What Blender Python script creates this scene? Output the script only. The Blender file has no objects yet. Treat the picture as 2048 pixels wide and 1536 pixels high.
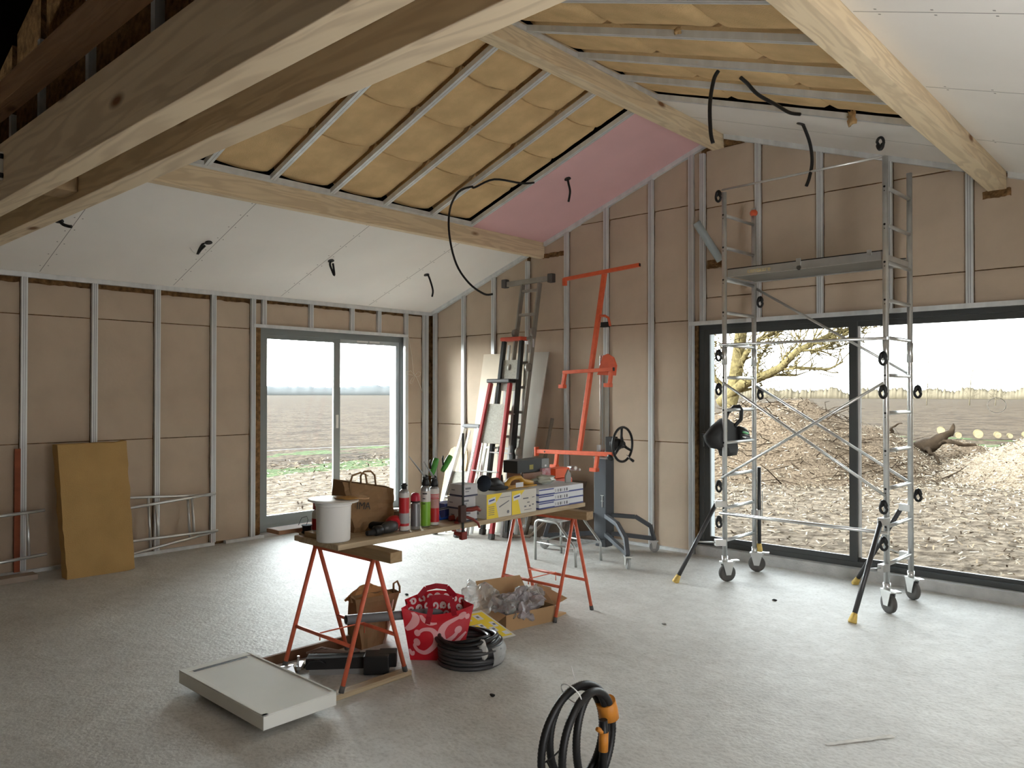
import bpy, math, random
from mathutils import Vector, Matrix, noise
random.seed(7)
SC = bpy.context.scene
COL = SC.collection
R = math.radians
# ------------------------------------------------------------------ camera
cam = bpy.data.cameras.new('camera'); camo = bpy.data.objects.new('camera', cam); COL.objects.link(camo)
cam.sensor_fit = 'HORIZONTAL'; cam.sensor_width = 36.0; cam.lens = 1548.37 / 2048 * 36.0
cam.clip_end = 2000; cam.clip_start = .05
YAW, PIT, ROL = -.7414, .0099, .0008
fw = Vector((math.sin(YAW) * math.cos(PIT), math.cos(YAW) * math.cos(PIT), math.sin(PIT)))
rt = Vector((math.cos(YAW), -math.sin(YAW), 0)); up = rt.cross(fw)
r2 = rt * math.cos(ROL) + up * math.sin(ROL); u2 = up * math.cos(ROL) - rt * math.sin(ROL)
camo.matrix_world = Matrix(((r2.x, u2.x, -fw.x, 7.731), (r2.y, u2.y, -fw.y, -6.843), (r2.z, u2.z, -fw.z, 1.6), (0, 0, 0, 1)))
SC.camera = camo
# ------------------------------------------------------------------ sky, exposure
SKY = 11.6; AZ = 1.25
w = bpy.data.worlds.new('sky'); SC.world = w; w.use_nodes = True
nt = w.node_tree; nt.nodes.clear()
wo = nt.nodes.new('ShaderNodeOutputWorld'); bg = nt.nodes.new('ShaderNodeBackground')
tc = nt.nodes.new('ShaderNodeTexCoord'); sp = nt.nodes.new('ShaderNodeSeparateXYZ'); cr = nt.nodes.new('ShaderNodeValToRGB')
nt.links.new(tc.outputs['Generated'], sp.inputs[0]); nt.links.new(sp.outputs['Z'], cr.inputs[0])
el = cr.color_ramp.elements            # bright hazy horizon, calmer towards the zenith
el[0].position = 0.0; el[0].color = (.98, .975, .96, 1)
el[1].position = .62; el[1].color = (.19, .205, .23, 1)
e_ = el.new(.30); e_.color = (.93, .96, 1.0, 1)
az = nt.nodes.new('ShaderNodeMath'); az.operation = 'MULTIPLY_ADD'; az.inputs[1].default_value = -AZ; az.inputs[2].default_value = 1.0; az.use_clamp = False
az2 = nt.nodes.new('ShaderNodeMath'); az2.operation = 'MULTIPLY_ADD'; az2.inputs[1].default_value = .60; nt.links.new(sp.outputs['Y'], az2.inputs[0]); nt.links.new(sp.outputs['X'], az2.inputs[2])
nt.links.new(az2.outputs[0], az.inputs[0]); mxs = nt.nodes.new('ShaderNodeVectorMath'); mxs.operation = 'SCALE'
nt.links.new(cr.outputs[0], mxs.inputs[0]); azm = nt.nodes.new('ShaderNodeMath'); azm.operation = 'MAXIMUM'; azm.inputs[1].default_value = .28; nt.links.new(az.outputs[0], azm.inputs[0]); nt.links.new(azm.outputs[0], mxs.inputs['Scale'])     # brighter towards the window side
nt.links.new(mxs.outputs[0], bg.inputs[0]); bg.inputs[1].default_value = SKY; nt.links.new(bg.outputs[0], wo.inputs[0])
SC.view_settings.view_transform = 'Standard'; SC.view_settings.look = 'None'
SC.view_settings.gamma = 1.0; SC.view_settings.use_curve_mapping = False
SC.view_settings.exposure = .84
SC.cycles.max_bounces = 10; SC.cycles.diffuse_bounces = 6; SC.cycles.glossy_bounces = 3
SC.cycles.transparent_max_bounces = 16; SC.cycles.transmission_bounces = 6
SC.cycles.sample_clamp_indirect = 6.0
SC.cycles.use_denoising = True
# ------------------------------------------------------------------ mesh builder
class MB:
    def __init__(s): s.v = []; s.f = []; s.m = []; s.sm = []; s.mi = 0; s.smooth = False
    def add(s, vs, fs, smooth=None):
        o = len(s.v); s.v += [Vector(v) for v in vs]
        for f in fs:
            s.f.append([i + o for i in f]); s.m.append(s.mi); s.sm.append(s.smooth if smooth is None else smooth)
        return o
    def box(s, a, b):
        (x0, y0, z0), (x1, y1, z1) = a, b
        s.add([(x0, y0, z0), (x1, y0, z0), (x1, y1, z0), (x0, y1, z0), (x0, y0, z1), (x1, y0, z1), (x1, y1, z1), (x0, y1, z1)],
              [(0, 3, 2, 1), (4, 5, 6, 7), (0, 1, 5, 4), (1, 2, 6, 5), (2, 3, 7, 6), (3, 0, 4, 7)])
    def hexa(s, p):  # 4 bottom ccw, 4 top ccw
        s.add(p, [(0, 3, 2, 1), (4, 5, 6, 7), (0, 1, 5, 4), (1, 2, 6, 5), (2, 3, 7, 6), (3, 0, 4, 7)])
    def obox(s, c, u, v, w, hu, hv, hw):
        c = Vector(c); u = Vector(u).normalized() * hu; v = Vector(v).normalized() * hv; w = Vector(w).normalized() * hw
        s.hexa([c - u - v - w, c + u - v - w, c + u + v - w, c - u + v - w, c - u - v + w, c + u - v + w, c + u + v + w, c - u + v + w])
    def bar(s, a, b, wd, h, upv=(0, 0, 1)):
        a = Vector(a); b = Vector(b); d = (b - a); L = d.length; d.normalize()
        sd = d.cross(Vector(upv))
        if sd.length < 1e-5: sd = d.cross(Vector((1, 0, 0)))
        sd.normalize(); un = sd.cross(d)
        s.obox((a + b) / 2, d, sd, un, L / 2, wd / 2, h / 2)
    def tube(s, pts, r, n=10, closed=False, caps=True, rib=None):
        P = [Vector(p) for p in pts]; m = len(P)
        rs = r if isinstance(r, (list, tuple)) else [r] * m
        ref = None; rings = []
        for i in range(m):
            if closed: t = P[(i + 1) % m] - P[i - 1]
            else: t = P[min(i + 1, m - 1)] - P[max(i - 1, 0)]
            t.normalize()
            if ref is None:
                ref = t.orthogonal().normalized()
            ref = (ref - t * ref.dot(t)); ref.normalize(); b = t.cross(ref)
            rings.append([P[i] + (ref * math.cos(k * 2 * math.pi / n) + b * math.sin(k * 2 * math.pi / n)) * rs[i] for k in range(n)])
        fs = []
        for i in range(m if closed else m - 1):
            j = (i + 1) % m
            for k in range(n):
                fs.append((i * n + k, i * n + (k + 1) % n, j * n + (k + 1) % n, j * n + k))
        o = s.add([v for rg in rings for v in rg], fs, True)
        if caps and not closed:
            s.f.append([o + k for k in range(n)][::-1]); s.m.append(s.mi); s.sm.append(False)
            s.f.append([o + (m - 1) * n + k for k in range(n)]); s.m.append(s.mi); s.sm.append(False)
    def cyl(s, a, b, r, n=20, r1=None): s.tube([a, b], [r, r if r1 is None else r1], n)
    def lathe(s, prof, o, n=28, ax=(0, 0, 1), cap=True):
        o = Vector(o); ax = Vector(ax).normalized(); e = ax.orthogonal().normalized(); g = ax.cross(e)
        vs = []; fs = []; m = len(prof)
        for (r, h) in prof:
            for k in range(n):
                a = 2 * math.pi * k / n; vs.append(o + ax * h + (e * math.cos(a) + g * math.sin(a)) * r)
        for i in range(m - 1):
            for k in range(n): fs.append((i * n + k, i * n + (k + 1) % n, (i + 1) * n + (k + 1) % n, (i + 1) * n + k))
        q = s.add(vs, fs, True)
        if cap:
            s.f.append([q + k for k in range(n)][::-1]); s.m.append(s.mi); s.sm.append(False)
            s.f.append([q + (m - 1) * n + k for k in range(n)]); s.m.append(s.mi); s.sm.append(False)
    def prism(s, poly, O, U, V, h, smooth=False):
        O = Vector(O); U = Vector(U); V = Vector(V); N = U.cross(V).normalized() * h; n = len(poly)
        vs = [O + U * p[0] + V * p[1] for p in poly]; vs += [v + N for v in vs]
        s.add(vs, [tuple(range(n))[::-1], tuple(range(n, 2 * n))] + [(i, (i + 1) % n, n + (i + 1) % n, n + i) for i in range(n)], smooth)
    def grid(s, fn, nu, nv, smooth=True):
        vs = [fn(i / nu, j / nv) for j in range(nv + 1) for i in range(nu + 1)]
        s.add(vs, [(j * (nu + 1) + i, j * (nu + 1) + i + 1, (j + 1) * (nu + 1) + i + 1, (j + 1) * (nu + 1) + i) for j in range(nv) for i in range(nu)], smooth)
    def loft(s, rings, caps=True, smooth=False):
        n = len(rings[0]); fs = []
        for i in range(len(rings) - 1):
            for k in range(n): fs.append((i * n + k, i * n + (k + 1) % n, (i + 1) * n + (k + 1) % n, (i + 1) * n + k))
        o = s.add([v for r in rings for v in r], fs, smooth)
        if caps:
            s.f.append([o + k for k in range(n)][::-1]); s.m.append(s.mi); s.sm.append(False)
            s.f.append([o + (len(rings) - 1) * n + k for k in range(n)]); s.m.append(s.mi); s.sm.append(False)
    def ball(s, c, r, nu=14, nv=9, sc=(1, 1, 1), jit=0, seed=0):
        c = Vector(c)
        def fn(u, v):
            a = u * 2 * math.pi; b = (v - .5) * math.pi * .999
            d = Vector((math.cos(b) * math.cos(a), math.cos(b) * math.sin(a), math.sin(b)))
            k = r * (1 + jit * noise.noise(d * 1.7 + Vector((seed, 0, 0))))
            return c + Vector((d.x * sc[0], d.y * sc[1], d.z * sc[2])) * k
        s.grid(fn, nu, nv)

MW = {}
def _mesh(name, mb, mats, M):
    me = bpy.data.meshes.new(name); Mi = M.inverted()
    me.from_pydata([tuple(Mi @ v) for v in mb.v], [], mb.f); 
    for mt in (mats if isinstance(mats, (list, tuple)) else [mats]): me.materials.append(mt)
    me.polygons.foreach_set('material_index', mb.m); me.polygons.foreach_set('use_smooth', mb.sm); me.update(); me.validate()
    return me
def part(name, mb, mats, parent, label=None, bev=0, sub=0, kind=None):
    M = MW[parent.name]; o = bpy.data.objects.new(name, _mesh(name, mb, mats, M)); COL.objects.link(o); o.parent = parent
    MW[o.name] = M
    if label: o['label'] = label
    if kind: o['kind'] = kind
    _mods(o, bev, sub); return o
def _mods(o, bev, sub):
    if bev:
        m = o.modifiers.new('bevel', 'BEVEL'); m.width = bev; m.segments = 2; m.limit_method = 'ANGLE'; m.angle_limit = R(40)
    if sub:
        m = o.modifiers.new('subd', 'SUBSURF'); m.levels = sub; m.render_levels = sub
def tag(o, label, cat, group=None, kind=None):
    if label: o['label'] = label
    if cat: o['category'] = cat
    if group: o['group'] = group
    if kind: o['kind'] = kind
    return o
def thing(name, label, cat, loc, rz=0, group=None):
    o = bpy.data.objects.new(name, None); COL.objects.link(o); o.empty_display_size = .1
    M = Matrix.Translation(loc) @ Matrix.Rotation(rz, 4, 'Z'); o.matrix_world = M; MW[o.name] = M
    return tag(o, label, cat, group)
def solo(name, mb, mats, label, cat, group=None, bev=0, sub=0, loc=None, kind=None):
    if loc is None:
        xs = [v.x for v in mb.v]; ys = [v.y for v in mb.v]; zs = [v.z for v in mb.v]
        loc = ((min(xs) + max(xs)) / 2, (min(ys) + max(ys)) / 2, min(zs))
    M = Matrix.Translation(loc); o = bpy.data.objects.new(name, _mesh(name, mb, mats, M)); COL.objects.link(o)
    o.location = loc; MW[o.name] = M; _mods(o, bev, sub); return tag(o, label, cat, group, kind)
def struct(name, mb, mats, bev=0): return solo(name, mb, mats, None, None, None, bev, 0, (0, 0, 0), 'structure')
def dup(root, label=None, offset=(0, 0, 0), rz=None, group=None):
    r = root.copy(); COL.objects.link(r); r.location = root.location + Vector(offset)
    if rz is not None: r.rotation_euler = (0, 0, rz)
    if label: r['label'] = label
    if group: r['group'] = group
    def rec(a, b):
        for ch in list(a.children):
            c = ch.copy(); COL.objects.link(c); c.parent = b; rec(ch, c)
    rec(root, r); return r
def text(body, parent, mat, pos, xdir, ydir, size, extr=.0004, align='LEFT', name='printed_lettering'):
    cu = bpy.data.curves.new(name, 'FONT'); cu.body = body; cu.size = size; cu.extrude = extr; cu.align_x = align; cu.materials.append(mat)
    tmp = bpy.data.objects.new('tmp', cu); me = bpy.data.meshes.new_from_object(tmp); bpy.data.objects.remove(tmp); bpy.data.curves.remove(cu); me.materials.clear(); me.materials.append(mat)
    o = bpy.data.objects.new(name, me); COL.objects.link(o); o.parent = parent
    X = Vector(xdir).normalized(); Y = Vector(ydir); Y = (Y - X * Y.dot(X)).normalized(); Z = X.cross(Y); p = Vector(pos)
    W = Matrix(((X.x, Y.x, Z.x, p.x), (X.y, Y.y, Z.y, p.y), (X.z, Y.z, Z.z, p.z), (0, 0, 0, 1)))
    o.matrix_local = MW[parent.name].inverted() @ W; MW[o.name] = W; return o
ORD = ['first', 'second', 'third', 'fourth', 'fifth', 'sixth', 'seventh', 'eighth', 'ninth', 'tenth']

# ------------------------------------------------------------------ materials
def _base(name, rough, metal, spec=.5):
    m = bpy.data.materials.new(name); m.use_nodes = True; n = m.node_tree.nodes; b = n['Principled BSDF']
    b.inputs['Roughness'].default_value = rough; b.inputs['Metallic'].default_value = metal
    b.inputs['Specular IOR Level'].default_value = spec
    return m, m.node_tree, b
def srgb(r, g, b):
    f = lambda c: ((c / 255 + .055) / 1.055) ** 2.4 if c > 10 else c / 255 / 12.92
    return (f(r), f(g), f(b), 1)
def mat(name, c, rough=.6, metal=0, var=.12, scale=6, bump=0, bscale=80, stretch=(1, 1, 1), spec=.4, c2=None, detail=4):
    m, t, b = _base(name, rough, metal, spec); N = t.nodes; L = t.links
    if len(c) == 3: c = srgb(*c)
    tc = N.new('ShaderNodeTexCoord'); mp = N.new('ShaderNodeMapping'); mp.inputs['Scale'].default_value = stretch
    L.new(tc.outputs['Object'], mp.inputs[0])
    nz = N.new('ShaderNodeTexNoise'); nz.inputs['Scale'].default_value = scale; nz.inputs['Detail'].default_value = detail
    L.new(mp.outputs[0], nz.inputs['Vector'])
    cr = N.new('ShaderNodeValToRGB'); cr.color_ramp.elements[0].position = .3; cr.color_ramp.elements[1].position = .7
    lo = tuple(x * (1 - var) for x in c[:3]) + (1,); hi = tuple(min(1, x * (1 + var)) for x in c[:3]) + (1,)
    if c2: lo = srgb(*c2) if len(c2) == 3 else c2; hi = c
    cr.color_ramp.elements[0].color = lo; cr.color_ramp.elements[1].color = hi
    L.new(nz.outputs['Fac'], cr.inputs[0]); L.new(cr.outputs[0], b.inputs['Base Color'])
    if bump:
        n2 = N.new('ShaderNodeTexNoise'); n2.inputs['Scale'].default_value = bscale; n2.inputs['Detail'].default_value = 6
        L.new(mp.outputs[0], n2.inputs['Vector'])
        bp = N.new('ShaderNodeBump'); bp.inputs['Strength'].default_value = bump; bp.inputs['Distance'].default_value = .01
        L.new(n2.outputs['Fac'], bp.inputs['Height']); L.new(bp.outputs[0], b.inputs['Normal'])
    return m
def wood(name, c, dark, axis='x', rough=.65, knots=True, ring=9):
    m, t, b = _base(name, rough, 0, .25); N = t.nodes; L = t.links
    tc = N.new('ShaderNodeTexCoord'); mp = N.new('ShaderNodeMapping')
    st = {'x': (.09, 1, 1), 'y': (1, .09, 1), 'z': (1, 1, .09)}[axis]; mp.inputs['Scale'].default_value = st
    L.new(tc.outputs['Object'], mp.inputs[0])
    n1 = N.new('ShaderNodeTexNoise'); n1.inputs['Scale'].default_value = ring; n1.inputs['Detail'].default_value = 3; n1.inputs['Distortion'].default_value = .6
    L.new(mp.outputs[0], n1.inputs['Vector'])
    mu = N.new('ShaderNodeMath'); mu.operation = 'MULTIPLY'; mu.inputs[1].default_value = 46; L.new(n1.outputs['Fac'], mu.inputs[0])
    fr = N.new('ShaderNodeMath'); fr.operation = 'SINE'; L.new(mu.outputs[0], fr.inputs[0])
    cr = N.new('ShaderNodeValToRGB'); cr.color_ramp.elements[0].position = .05; cr.color_ramp.elements[1].position = .75
    ad = N.new('ShaderNodeMath'); ad.operation = 'MULTIPLY_ADD'; ad.inputs[1].default_value = .5; ad.inputs[2].default_value = .5; L.new(fr.outputs[0], ad.inputs[0]); L.new(ad.outputs[0], cr.inputs[0])
    C = srgb(*c); D = srgb(*dark); mid = tuple(C[i] * .80 + D[i] * .20 for i in range(3)) + (1,)
    cr.color_ramp.elements[0].color = mid; cr.color_ramp.elements[1].color = C
    out = cr.outputs[0]
    if knots:
        vo = N.new('ShaderNodeTexVoronoi'); vo.inputs['Scale'].default_value = 2.6; mp2 = N.new('ShaderNodeMapping')
        s2 = {'x': (.55, 1.5, 1.5), 'y': (1.5, .55, 1.5), 'z': (1.5, 1.5, .55)}[axis]; mp2.inputs['Scale'].default_value = s2
        L.new(tc.outputs['Object'], mp2.inputs[0]); L.new(mp2.outputs[0], vo.inputs['Vector'])
        k = N.new('ShaderNodeValToRGB'); k.color_ramp.elements[0].position = .05; k.color_ramp.elements[0].color = (1, 1, 1, 1); k.color_ramp.elements[1].position = .12; k.color_ramp.elements[1].color = (0, 0, 0, 1)
        L.new(vo.outputs['Distance'], k.inputs[0])
        mx = N.new('ShaderNodeMix'); mx.data_type = 'RGBA'; L.new(k.outputs[0], mx.inputs[0]); L.new(out, mx.inputs[6]); mx.inputs[7].default_value = D; out = mx.outputs[2]
    L.new(out, b.inputs['Base Color'])
    bp = N.new('ShaderNodeBump'); bp.inputs['Strength'].default_value = .25; bp.inputs['Distance'].default_value = .004; L.new(ad.outputs[0], bp.inputs['Height']); L.new(bp.outputs[0], b.inputs['Normal'])
    return m
def glass(name, tint=(.93, .96, .95), gl=.06, haze=0.0):
    m = bpy.data.materials.new(name); m.use_nodes = True; t = m.node_tree; N = t.nodes; N.clear(); L = t.links
    o = N.new('ShaderNodeOutputMaterial'); tr = N.new('ShaderNodeBsdfTransparent'); tr.inputs[0].default_value = tint + (1,)
    g = N.new('ShaderNodeBsdfGlossy'); g.inputs['Roughness'].default_value = .02; lw = N.new('ShaderNodeFresnel'); lw.inputs[0].default_value = 1.16
    mx = N.new('ShaderNodeMixShader'); L.new(lw.outputs[0], mx.inputs[0]); L.new(tr.outputs[0], mx.inputs[1]); L.new(g.outputs[0], mx.inputs[2])
    out = mx.outputs[0]
    if haze:
        df = N.new('ShaderNodeBsdfDiffuse'); df.inputs[0].default_value = (.8, .8, .78, 1); m2 = N.new('ShaderNodeMixShader'); m2.inputs[0].default_value = haze
        L.new(out, m2.inputs[1]); L.new(df.outputs[0], m2.inputs[2]); out = m2.outputs[0]
    L.new(out, o.inputs[0]); return m
def plain(name, c, rough=.5, metal=0, spec=.5): return mat(name, c, rough, metal, var=.05, scale=12, spec=spec)

KRAFT = mat('kraft_paper', (186, 169, 150), .75, var=.07, scale=3.2, bump=.12, bscale=35, spec=.2)
WOOLC = mat('wood_wool_batt', (216, 186, 140), .95, var=.12, scale=5, bump=.5, bscale=120, spec=.05)
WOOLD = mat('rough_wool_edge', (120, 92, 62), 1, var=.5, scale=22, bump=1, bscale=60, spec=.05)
WOOLS = mat('tan_wool_slab', (182, 150, 100), .95, var=.08, scale=4, bump=.5, bscale=150, spec=.05)
STEEL = mat('galvanised_steel', (214, 217, 218), .42, .25, var=.1, scale=14, stretch=(1, 1, .2))
ALU = mat('aluminium', (205, 206, 205), .33, .75, var=.08, scale=10)
PINE = wood('pine_along_y', (224, 206, 174), (120, 80, 44), 'y')
PINEX = wood('pine_along_x', (226, 208, 178), (118, 80, 46), 'x', ring=7)
PLANK = wood('grey_plank', (178, 160, 132), (96, 70, 44), 'y')
BLOCKW = wood('pine_block', (156, 132, 100), (110, 76, 42), 'x', knots=False)
REDW = mat('red_brown_wood', (150, 82, 56), .7, var=.2, scale=9, stretch=(1, .15, 1))
def floor_mat():
    m, t, b = _base('concrete_slab', .62, 0, .35); N = t.nodes; L = t.links
    tc = N.new('ShaderNodeTexCoord')
    def nz(sc, d=5):
        n = N.new('ShaderNodeTexNoise'); n.inputs['Scale'].default_value = sc; n.inputs['Detail'].default_value = d; L.new(tc.outputs['Object'], n.inputs['Vector']); return n
    a = nz(1.1, 6); f = nz(42, 6); g = nz(9, 5)
    cr = N.new('ShaderNodeValToRGB'); cr.color_ramp.elements[0].position = .32; cr.color_ramp.elements[0].color = srgb(176, 173, 167); cr.color_ramp.elements[1].position = .68; cr.color_ramp.elements[1].color = srgb(206, 205, 200)
    ad = N.new('ShaderNodeMath'); ad.operation = 'MULTIPLY_ADD'; ad.inputs[1].default_value = .45; L.new(g.outputs['Fac'], ad.inputs[0]); 
    a2 = N.new('ShaderNodeMath'); a2.operation = 'MULTIPLY'; a2.inputs[1].default_value = .55; L.new(a.outputs['Fac'], a2.inputs[0]); L.new(a2.outputs[0], ad.inputs[2]); L.new(ad.outputs[0], cr.inputs[0])
    f2 = N.new('ShaderNodeValToRGB'); f2.color_ramp.elements[0].position = .32; f2.color_ramp.elements[0].color = (.7, .69, .67, 1); f2.color_ramp.elements[1].position = .5; f2.color_ramp.elements[1].color = (1, 1, 1, 1); L.new(f.outputs['Fac'], f2.inputs[0])
    mx = N.new('ShaderNodeMix'); mx.data_type = 'RGBA'; mx.blend_type = 'MULTIPLY'; mx.inputs[0].default_value = .55; L.new(cr.outputs[0], mx.inputs[6]); L.new(f2.outputs[0], mx.inputs[7]); L.new(mx.outputs[2], b.inputs['Base Color'])
    sm = N.new('ShaderNodeMath'); sm.operation = 'MULTIPLY_ADD'; sm.inputs[1].default_value = .6; L.new(f.outputs['Fac'], sm.inputs[0]); L.new(g.outputs['Fac'], sm.inputs[2])
    bp = N.new('ShaderNodeBump'); bp.inputs['Strength'].default_value = .55; bp.inputs['Distance'].default_value = .012; L.new(sm.outputs[0], bp.inputs['Height']); L.new(bp.outputs[0], b.inputs['Normal'])
    return m
FLOOR = floor_mat()
PLASTER = mat('plasterboard', (236, 233, 228), .8, var=.03, scale=1.6, spec=.15)
SEAM = mat('board_joint', (150, 148, 144), .9, var=.1)
PINK = mat('pink_plasterboard', (222, 180, 182), .8, var=.04, scale=2, spec=.15)
CONC = mat('raw_concrete', (160, 160, 156), .85, var=.18, scale=7, bump=.3, bscale=60)
BLOCK = mat('grey_blockwork', (176, 176, 174), .9, var=.12, scale=9, bump=.5, bscale=70)
ANTH = mat('anthracite_aluminium', (72, 74, 74), .4, .1, var=.04)
ANTHL = mat('glare_lightened_anthracite', (128, 134, 134), .4, .1, var=.04)  # the door's anthracite, with window glare painted in as a lighter grey
ORANGE = mat('orange_paint', (214, 96, 62), .45, .0, var=.08, scale=20)
ORANGE2 = mat('trestle_orange', (204, 100, 72), .45, 0, var=.12, scale=26)
DGREY = mat('dark_grey_paint', (78, 82, 88), .45, .2, var=.05)
BLACK = mat('black_plastic', (26, 26, 27), .45, var=.1)
BLACKM = mat('matt_black', (32, 31, 31), .8, var=.15)
RUBBER = mat('grey_rubber', (82, 80, 78), .75, var=.08)
WHITE = mat('white_plastic', (218, 217, 214), .4, var=.02)
YELLOWF = mat('yellow_rubber_foot', (206, 176, 96), .6, var=.15, scale=40)
GLASS = glass('clear_pane')
SHADEBLK = mat('shade_black', (20, 16, 13), 1, var=.2, spec=0)  # near-black colour put in for the shade inside gaps and cavities
# ================================================================== room shell
SL = .347; EZ = 2.65; RX = 8.34; RIDX = RX / 2; BACKY = -10.5
def zc(x): return EZ + SL * min(x, RX - x)
m = MB(); m.box((-.3, BACKY - .3, -.3), (RX + .3, .28, 0)); struct('floor', m, FLOOR)
# gable wall: blockwork with the sliding-door opening
def wall_poly(m, y0, y1, pts):
    n = len(pts); v = [(x, y0, z) for x, z in pts] + [(x, y1, z) for x, z in pts]
    m.add(v, [tuple(range(n)), tuple(range(2 * n - 1, n - 1, -1))] + [(i, n + i, n + (i + 1) % n, (i + 1) % n) for i in range(n)], False)
DX0, DX1, DZ0, DZ1 = 3.90, 6.88, .088, 2.27
WY0, WY1, WZ0, WZ1 = -2.418, -.372, .06, 2.30
m = MB()
wall_poly(m, .14, .36, [(-.35, -.3), (DX0, -.3), (DX0, 2.27), (-.35, 2.27)])
wall_poly(m, .14, .36, [(DX1, -.3), (RX + .35, -.3), (RX + .35, 2.27), (DX1, 2.27)])
wall_poly(m, .14, .36, [(-.35, 2.27), (RX + .35, 2.27), (RX + .35, 2.75), (RIDX, 4.25), (-.35, 2.75)])
wall_poly(m, .02, .36, [(DX0, -.3), (DX1, -.3), (DX1, DZ0), (DX0, DZ0)])
struct('wall_gable', m, BLOCK)
m = MB()
for a, b in (((-.36, BACKY, -.3), (-.14, WY0, 2.8)), ((-.36, WY1, -.3), (-.14, .36, 2.8)), ((-.36, WY0, -.3), (-.14, WY1, WZ0)), ((-.36, WY0, WZ1), (-.14, WY1, 2.8))): m.box(a, b)
m.box((-.14, WY0 - .02, -.02), (.0, WY1, .035))
struct('wall_left', m, BLOCK)
# rough insulation edge behind the studs (seen at the ragged tops and in the reveals)
m = MB()
m.box((-.14, BACKY, 0), (-.062, WY0 - .012, 2.62)); m.box((-.14, WY1, 0), (-.062, .1, 2.62)); m.box((-.14, WY0 - .012, WZ1 + .008), (-.062, WY1, 2.62))
struct('wall_left_insulation', m, WOOLD)
m = MB()
wall_poly(m, .062, .14, [(-.06, 0), (DX0 - .012, 0), (DX0 - .012, 2.3), (DX1 + .01, 2.3), (DX1 + .01, 0), (RX, 0), (RX, zc(RX)), (RIDX, zc(RIDX)), (-.06, EZ)])
struct('wall_gable_insulation', m, WOOLD)
# right and rear walls (behind the photographer), the right one with an added opening for fill light
RW0, RW1, RWB, RWT = -5.75, -4.1, .1, 2.3      # opening added in the unseen right wall, placed and sized for fill light
QX0, QX1 = 1.0, 1.0                             # opening in the rear wall
m = MB()
for a, b in (((RX, BACKY, 0), (RX + .3, RW0, 2.7)), ((RX, RW1, 0), (RX + .3, .36, 2.7)), ((RX, RW0, RWT), (RX + .3, RW1, 2.7)), ((RX, RW0, -.3), (RX + .3, RW1, RWB))): m.box(a, b)
struct('wall_right', m, KRAFT)
m = MB()
wall_poly(m, BACKY - .3, BACKY, [(-.3, 0), (QX0, 0), (QX0, 2.2), (-.3, 2.2)]); wall_poly(m, BACKY - .3, BACKY, [(QX1, 0), (RX + .3, 0), (RX + .3, 2.2), (QX1, 2.2)])
wall_poly(m, BACKY - .3, BACKY, [(-.3, 2.2), (RX + .3, 2.2), (RX + .3, 2.7), (RIDX, 4.2), (-.3, 2.7)])
struct('wall_rear', m, KRAFT)
# roof deck
m = MB()
for sx in (0, 1):
    f = lambda x: x if sx == 0 else RX - x
    P = [(-.5, 2.9 - .17 + .05), (RIDX, 4.4), (RIDX, 4.6), (-.5, 2.98)]
    v = [(f(x), BACKY - .4, z) for x, z in P] + [(f(x), .5, z) for x, z in P]
    m.add(v, [(0, 1, 2, 3), (7, 6, 5, 4), (0, 4, 5, 1), (1, 5, 6, 2), (2, 6, 7, 3), (3, 7, 4, 0)])
struct('roof_deck', m, SHADEBLK)

def slope_slab(m, xa, xb, ya, yb, off=0, th=.013):
    v = []
    for dz in (off, off + th): v += [(xa, ya, zc(xa) + dz), (xb, ya, zc(xb) + dz), (xb, yb, zc(xb) + dz), (xa, yb, zc(xa) + dz)]
    m.hexa(v)
# plasterboard ceilings
m = MB(); slope_slab(m, -.06, 1.866, BACKY, 0); slope_slab(m, 6.54, RX + .05, BACKY, 0); slope_slab(m, 4.212, 6.411, -1.165, 0)
slope_slab(m, 1.952, 4.088, BACKY, -6.2); slope_slab(m, 4.212, 6.411, BACKY, -6.2)
m.mi = 1
for y in (-4.62, -3.435, -2.235, -1.03): slope_slab(m, .03, 1.87, y - .0025, y + .0025, -.0008, .001)
for y in (-4.5, -3.337, -2.2, -1.0): slope_slab(m, 6.55, RX, y - .0025, y + .0025, -.0008, .001)
slope_slab(m, 4.22, 6.42, -.62, -.616, -.0008, .001)
random.seed(3)
for y in (-4.62, -3.435, -2.235, -1.03):   # screw heads along the joints
    for k in range(9):
        for d in (-.03, .03):
            x = .15 + k * .21 + random.uniform(-.02, .02); slope_slab(m, x - .005, x + .005, y + d - .005, y + d + .005, -.0008, .001)
for y in (-3.337, -2.2, -1.0):
    for k in range(7):
        for d in (-.03, .03):
            x = 6.65 + k * .22; slope_slab(m, x - .005, x + .005, y + d - .005, y + d + .005, -.0008, .001)
struct('ceiling', m, [PLASTER, SEAM])
m = MB(); slope_slab(m, 1.953, 4.087, -1.15, -.001); solo('plasterboard', m, PINK, 'pink plasterboard on the sloping ceiling between two roof beams beside the gable wall', 'plasterboard')

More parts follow.
